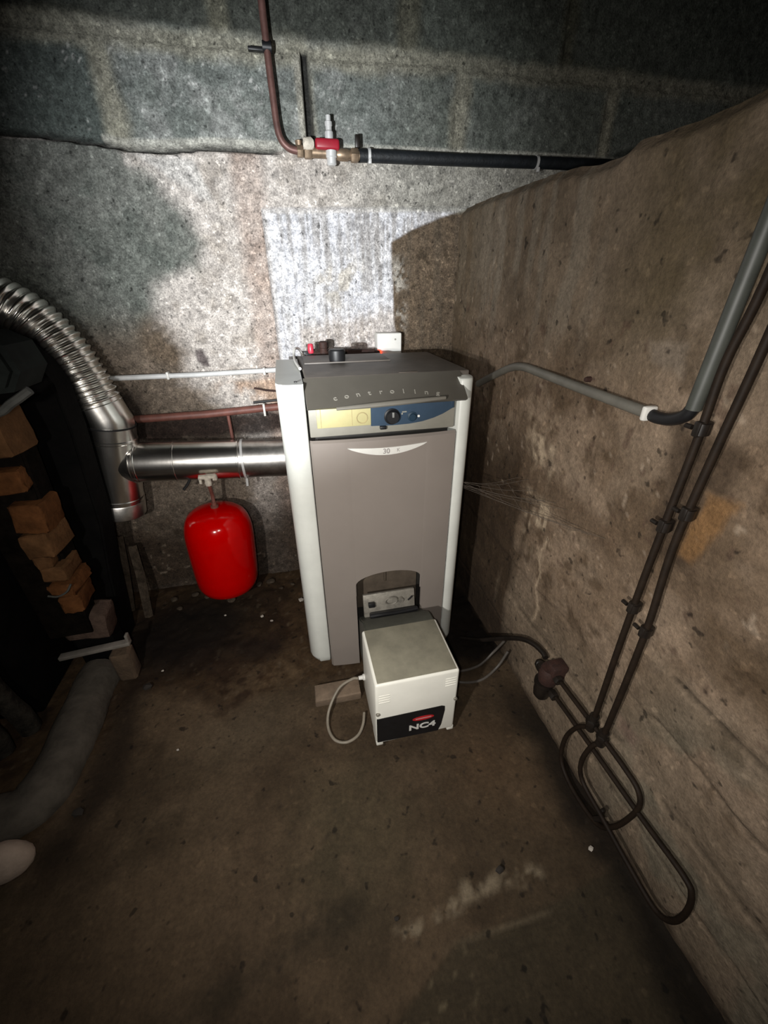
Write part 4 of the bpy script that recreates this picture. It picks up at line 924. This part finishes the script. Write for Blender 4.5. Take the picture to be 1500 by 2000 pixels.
fl = thing('oil_filter', (0.60, 0.64, 0.13), 'rusty red oil filter with black bowl low on the right wall', 'filter')
bm = BM(); add_lathe(bm, [(0.012, 0), (0.024, 0.006), (0.027, 0.020), (0.027, 0.045), (0.022, 0.055)], (0.596, 0.640, 0.195), (0, 0, 1), 18); add_box(bm, (0.585, 0.612, 0.225), (0.632, 0.650, 0.272), 0.006); obj('filter_head', bm, M_rust, fl)
bm = BM(); add_lathe(bm, [(0, 0), (0.014, 0.002), (0.021, 0.012), (0.023, 0.030), (0.023, 0.052), (0.026, 0.056), (0.026, 0.068)], (0.592, 0.645, 0.128), (0, 0, 1), 20); obj('filter_bowl', bm, M_oilblack, fl)
bm = BM(); add_lathe(bm, [(0.010, 0), (0.014, 0.008), (0.014, 0.024), (0.008, 0.030)], (0.596, 0.655, 0.232), (-0.5, 0.85, 0), 12); add_box(bm, (0.572, 0.640, 0.222), (0.598, 0.668, 0.246), 0.004); obj('elbow_fitting', bm, M_oilblack, fl)
for zz in (0.240, 0.177):
    bm = BM(); hexnut(bm, (0.600, 0.600, zz), 0.013, 0.020, (0, 1, 0)); obj('hose_nut', bm, M_oilblack, fl)
bm = BM(); add_tube(bm, [(0.603, 0.674, 0.249), (0.606, 0.695, 0.248), (0.604, 0.740, 0.236), (0.598, 0.790, 0.205), (0.580, 0.860, 0.140), (0.545, 0.930, 0.070), (0.50, 0.99, 0.03)], 0.0075, 12, 8)
base_tag('oil_pipe', bm, M_oilblack, (0.59, 0.80, 0.0), 'black pipe from the oil filter diving down behind the boiler', 'pipe')

# cobweb between boiler and right wall
bm = BM(); A_ = Vector((0.466, 1.02, 0.635)); rnd = random.Random(5)
tips = [Vector((0.625, 0.98 - 0.045 * k, 0.66 + 0.012 * math.sin(k * 1.7))) for k in range(9)]
for tp in tips:
    mid = A_.lerp(tp, 0.5) + Vector((0, 0, -0.006 - 0.004 * rnd.random())); add_tube(bm, [A_ + Vector((0, rnd.uniform(-.01, .01), rnd.uniform(-.008, .008))), mid, tp], 0.0005, 4, 4)
for s in (0.25, 0.4, 0.55, 0.7, 0.85):
    add_tube(bm, [A_.lerp(tp, s) + Vector((0, 0, -0.008)) for tp in tips], 0.0004, 4, 2)
base_tag('cobweb', bm, M_web, (0.55, 0.85, 0.63), 'dusty cobweb strands stretched from the boiler side to the right wall', 'cobweb')

# ------------------------------------------------------------------ LEFT: BLACK MASS AND RUBBLE
fu = thing('black_mass', (-1.0, 1.32, 0.0), 'black mass below the ribbed flue hose', 'furnace')  # near-black shapes filling the dark area left of the tee
bm = BM(); add_prism(bm, [(-0.70, 0.0), (-0.665, 0.30), (-0.632, 0.50), (-0.612, 0.80), (-0.612, 0.93), (-0.632, 0.985), (-0.668, 1.030), (-0.715, 1.058), (-0.80, 1.085), (-1.40, 1.10), (-1.40, 0.0)], 1.27, 1.372, bevel=0.006); obj('casing', bm, M_nearblack, fu)
bm = BM(); add_box(bm, (-1.40, 1.02, 0.0), (-0.86, 1.275, 0.90), 0.01); obj('side_body', bm, M_nearblack, fu)
hd = thing('sheet_metal_hood', (-0.78, 1.05, 0.93), 'dark grey green metal hood with pale rim on the brick pillar', 'hood')
bm = BM(); add_prism(bm, [(-0.90, 0.935), (-0.575, 0.960), (-0.548, 1.00), (-0.560, 1.052), (-0.60, 1.075), (-0.90, 1.10)], 1.02, 1.16, bevel=0.012); obj('hood_shell', bm, M_hood, hd)
bm = BM(); add_tube(bm, [(-0.80, 1.025, 0.905), (-0.626, 1.012, 0.920), (-0.575, 1.010, 0.943), (-0.536, 1.016, 0.966)], 0.009, 8, 6); obj('rim', bm, M_rim, hd)

pi = thing('brick_pillar', (-0.71, 1.14, 0.0), 'crumbling pillar of stacked orange bricks at the left edge', 'pillar')
bm = BM(); add_prism(bm, [(-0.82, 0.20), (-0.70, 0.20), (-0.685, 0.45), (-0.675, 0.60), (-0.660, 0.90), (-0.82, 0.90)], 1.12, 1.20, bevel=0.006); roughen(bm, 0.003, 8); obj('mortar_core', bm, mat('dark_mortar', (0.005, 0.0035, 0.0025), 0.95, var=0.5, scale=30, bump=0.5, spec=0.05), pi)
rows = [((-0.80, -0.652, 0.800, 0.905), M_brick2), ((-0.80, -0.674, 0.708, 0.768), M_brick), ((-0.735, -0.660, 0.590, 0.672), M_brick),
        ((-0.733, -0.664, 0.520, 0.590), M_brick2), ((-0.735, -0.694, 0.482, 0.535), M_brick2), ((-0.732, -0.672, 0.432, 0.478), M_brick2), ((-0.724, -0.662, 0.385, 0.428), M_brick), ((-0.722, -0.668, 0.320, 0.380), M_brick)]
for k, ((a, b, c, d), mm) in enumerate(rows):
    bm = BM(); add_box(bm, (a, 1.072 + 0.006 * (k % 3), c), (b, 1.18, d), 0.007, 2, rot=Matrix.Rotation(0.06 * ((k % 3) - 1), 3, 'Y') @ Matrix.Rotation(0.08 * ((k * 2) % 3 - 1), 3, 'Z')); bmesh.ops.subdivide_edges(bm, edges=[e for e in bm.edges if e.calc_length() > 0.02], cuts=2); roughen(bm, 0.0022, 20 + k); obj('brick', bm, mm, pi, 25)
bm = BM(); add_tube(bm, [(-0.724, 1.062, 0.405), (-0.70, 1.058, 0.402), (-0.675, 1.060, 0.412), (-0.660, 1.066, 0.432)], 0.0028, 6, 5); obj('iron_wire', bm, M_rim, pi)

bm = BM(); add_box(bm, (-0.785, 1.135, 0.160), (-0.660, 1.22, 0.262), 0.010, 2, rot=Matrix.Rotation(0.12, 3, 'Y')); bmesh.ops.subdivide_edges(bm, edges=[e for e in bm.edges if e.calc_length() > 0.02], cuts=3); roughen(bm, 0.0028, 31)
base_tag('concrete_chunk', bm, M_pink, (-0.72, 1.18, 0.16), 'pinkish broken concrete chunk at the foot of the brick pillar', 'rubble', angle=25)
bm = BM(); add_box(bm, (-0.79, 1.165, 0.0), (-0.68, 1.24, 0.165), 0.008); roughen(bm, 0.003, 33)
base_tag('support_stone', bm, M_nearblack, (-0.73, 1.2, 0.0), 'blackened stone under the pinkish concrete chunk', 'stone')
bm = BM(); add_box(bm, (-0.815, 1.105, 0.128), (-0.604, 1.128, 0.141), 0.002, rot=Matrix.Rotation(-0.09, 3, 'Y')); add_box(bm, (-0.612, 1.108, 0.150), (-0.604, 1.126, 0.178), 0.001)
base_tag('metal_strip', bm, mat('pale_galvanised', (0.20, 0.18, 0.155), 0.6, 0.2, var=0.2), (-0.71, 1.115, 0.13), 'narrow pale metal strip lying across the end of the kerb', 'strip')
bm = BM(); add_box(bm, (-0.672, 1.09, 0.0), (-0.612, 1.145, 0.118), 0.010); roughen(bm, 0.003, 35)
base_tag('brick_fragment', bm, mat('dull_brown_brick', (0.085, 0.055, 0.032), 0.9, var=0.3, scale=30, bump=0.5), (-0.66, 1.12, 0.0), 'dull brown brick fragment under the pale metal strip', 'brick')
# low curved kerb
bm = BM(); kp = catmull([(-0.738, 1.15, 0.0), (-0.742, 1.07, 0.0), (-0.738, 0.97, 0.0), (-0.735, 0.85, 0.0), (-0.748, 0.75, 0.0), (-0.785, 0.712, 0.0), (-0.85, 0.70, 0.0), (-0.95, 0.69, 0.0)], 10)
add_tube(bm, kp, lambda i, m: 0.066 + 0.002 * math.sin(i * 0.35), 18)
for v in bm.verts: v.co.z = max(-0.002, v.co.z * 0.95)
rnd = random.Random(4)
for v in bm.verts: v.co += Vector((rnd.uniform(-1, 1), rnd.uniform(-1, 1), rnd.uniform(-1, 1) * (v.co.z > 0.01))) * 0.0008
base_tag('concrete_kerb', bm, M_kerb, (-0.74, 0.9, 0.0), 'low rounded grey kerb curving over the floor on the left', 'kerb', angle=60)
bm = BM(); add_rock(bm, (-0.765, 0.600, 0.028), (0.080, 0.044, 0.052), 3, 3, 0.3)
for v in bm.verts: v.co.z = max(0.0, v.co.z)
base_tag('plaster_lump', bm, M_pale, (-0.765, 0.60, 0.0), 'pale plaster lump at the near end of the kerb', 'rubble', angle=60)
# charred logs
for k, (a, b, r) in enumerate((((-0.95, 0.985, 0.50), (-0.845, 0.94, 0.030), 0.026), ((-0.98, 0.93, 0.40), (-0.88, 0.88, 0.028), 0.024), ((-1.02, 0.87, 0.28), (-0.93, 0.82, 0.028), 0.024))):
    bm = BM(); A = Vector(a); B = Vector(b); pts = [A.lerp(B, t / 8) + Vector((0.004 * math.sin(t * 2 + k), 0, 0.004 * math.cos(t * 1.7))) for t in range(9)]
    add_tube(bm, pts, lambda i, m: r * (1 + 0.08 * math.sin(i * 2.1)), 12); roughen(bm, 0.003, 60 + k)
    base_tag('firewood_log', bm, M_charwood, b, ('charred log leaning nearest the brick pillar', 'charred log leaning in the middle of the three at the left edge', 'charred log leaning nearest the camera at the left edge')[k], 'log', 'charred logs by the old furnace')
# broken slats by the foot of the flue
for k, (a, b, w) in enumerate((((-0.668, 1.50, 0.28), (-0.655, 1.40, 0.005), 0.016), ((-0.70, 1.50, 0.33), (-0.72, 1.42, 0.03), 0.013), ((-0.775, 1.50, 0.30), (-0.765, 1.43, 0.02), 0.012))):
    bm = BM(); A = Vector(a); B = Vector(b); add_tube(bm, [A, A.lerp(B, .4) + Vector((.004, 0, 0)), B], w, 5); roughen(bm, 0.003, 80 + k)
    base_tag('broken_slat', bm, M_rubble, b, ('dusty broken slat leaning on the wall nearest the red tank', 'dusty broken slat leaning straight below the flue tee', 'dusty broken slat leaning leftmost, close to the black mass')[k], 'slat', 'broken slats under the flue tee', angle=20)

# ------------------------------------------------------------------ LOOSE BITS ON THE FLOOR
bits = [((0.334, 0.346), 0.011, M_pebble, 'black flake of dirt on the floor right of centre, behind the pale scrape'), ((0.090, 0.319), 0.007, M_pebble, 'small black crumb beside the left end of the pale scrape'),
        ((-0.570, 1.040), 0.020, M_pebble, 'dark lump of dirt on the floor below the black patch'), ((-0.640, 0.685), 0.017, M_pebble, 'dark lump of dirt beside the kerb near the plaster lump'),
        ((-0.178, 1.265), 0.008, M_pebble_w, 'pale stone chip on the earth right below the red tank'), ((-0.540, 1.105), 0.006, M_pebble_w, 'tiny pale chip on the earth between kerb and boiler'),
        ((-0.215, 1.300), 0.009, M_pebble_w, 'pale chip on the earth left of the boiler foot'), ((-0.060, 1.36), 0.014, M_pebble_w, 'whitish stone fragment by the wall between red tank and boiler'),
        ((-0.36, 1.34), 0.006, M_pebble_w, 'tiny pale chip on the earth straight under the red tank'), ((-0.43, 0.80), 0.005, M_pebble_w, 'tiny pale chip on the bare floor front left'), ((0.56, 0.335), 0.008, M_pebble_w, 'pale chip in the dirt below the oil hose loop')]
for k, ((x, y), s, mm, lab_) in enumerate(bits):
    bm = BM(); add_rock(bm, (x, y, s * 0.45), (s, s * 0.8, s * 0.55), 40 + k, 1, 0.4)
    base_tag('stone_chip' if mm is M_pebble_w else 'dirt_lump', bm, mm, (x, y, 0.0), lab_, 'stone' if mm is M_pebble_w else 'dirt', 'loose bits on the floor')

# small stones in the dirt along the foot of the back wall
rnd = random.Random(12)
for k in range(12):
    x = -0.58 + 0.045 * k + rnd.uniform(-.015, .015); y = 1.47 + rnd.uniform(-.05, .045); sz = rnd.uniform(0.010, 0.022)
    bm = BM(); add_rock(bm, (x, y, sz * 0.4), (sz, sz * 0.85, sz * 0.6), 200 + k, 2, 0.5)
    base_tag('rubble_stone', bm, M_rubble, (x, y, 0.0), 'small dusty rubble stone in the dirt along the back wall', 'stone', 'rubble along the back wall')
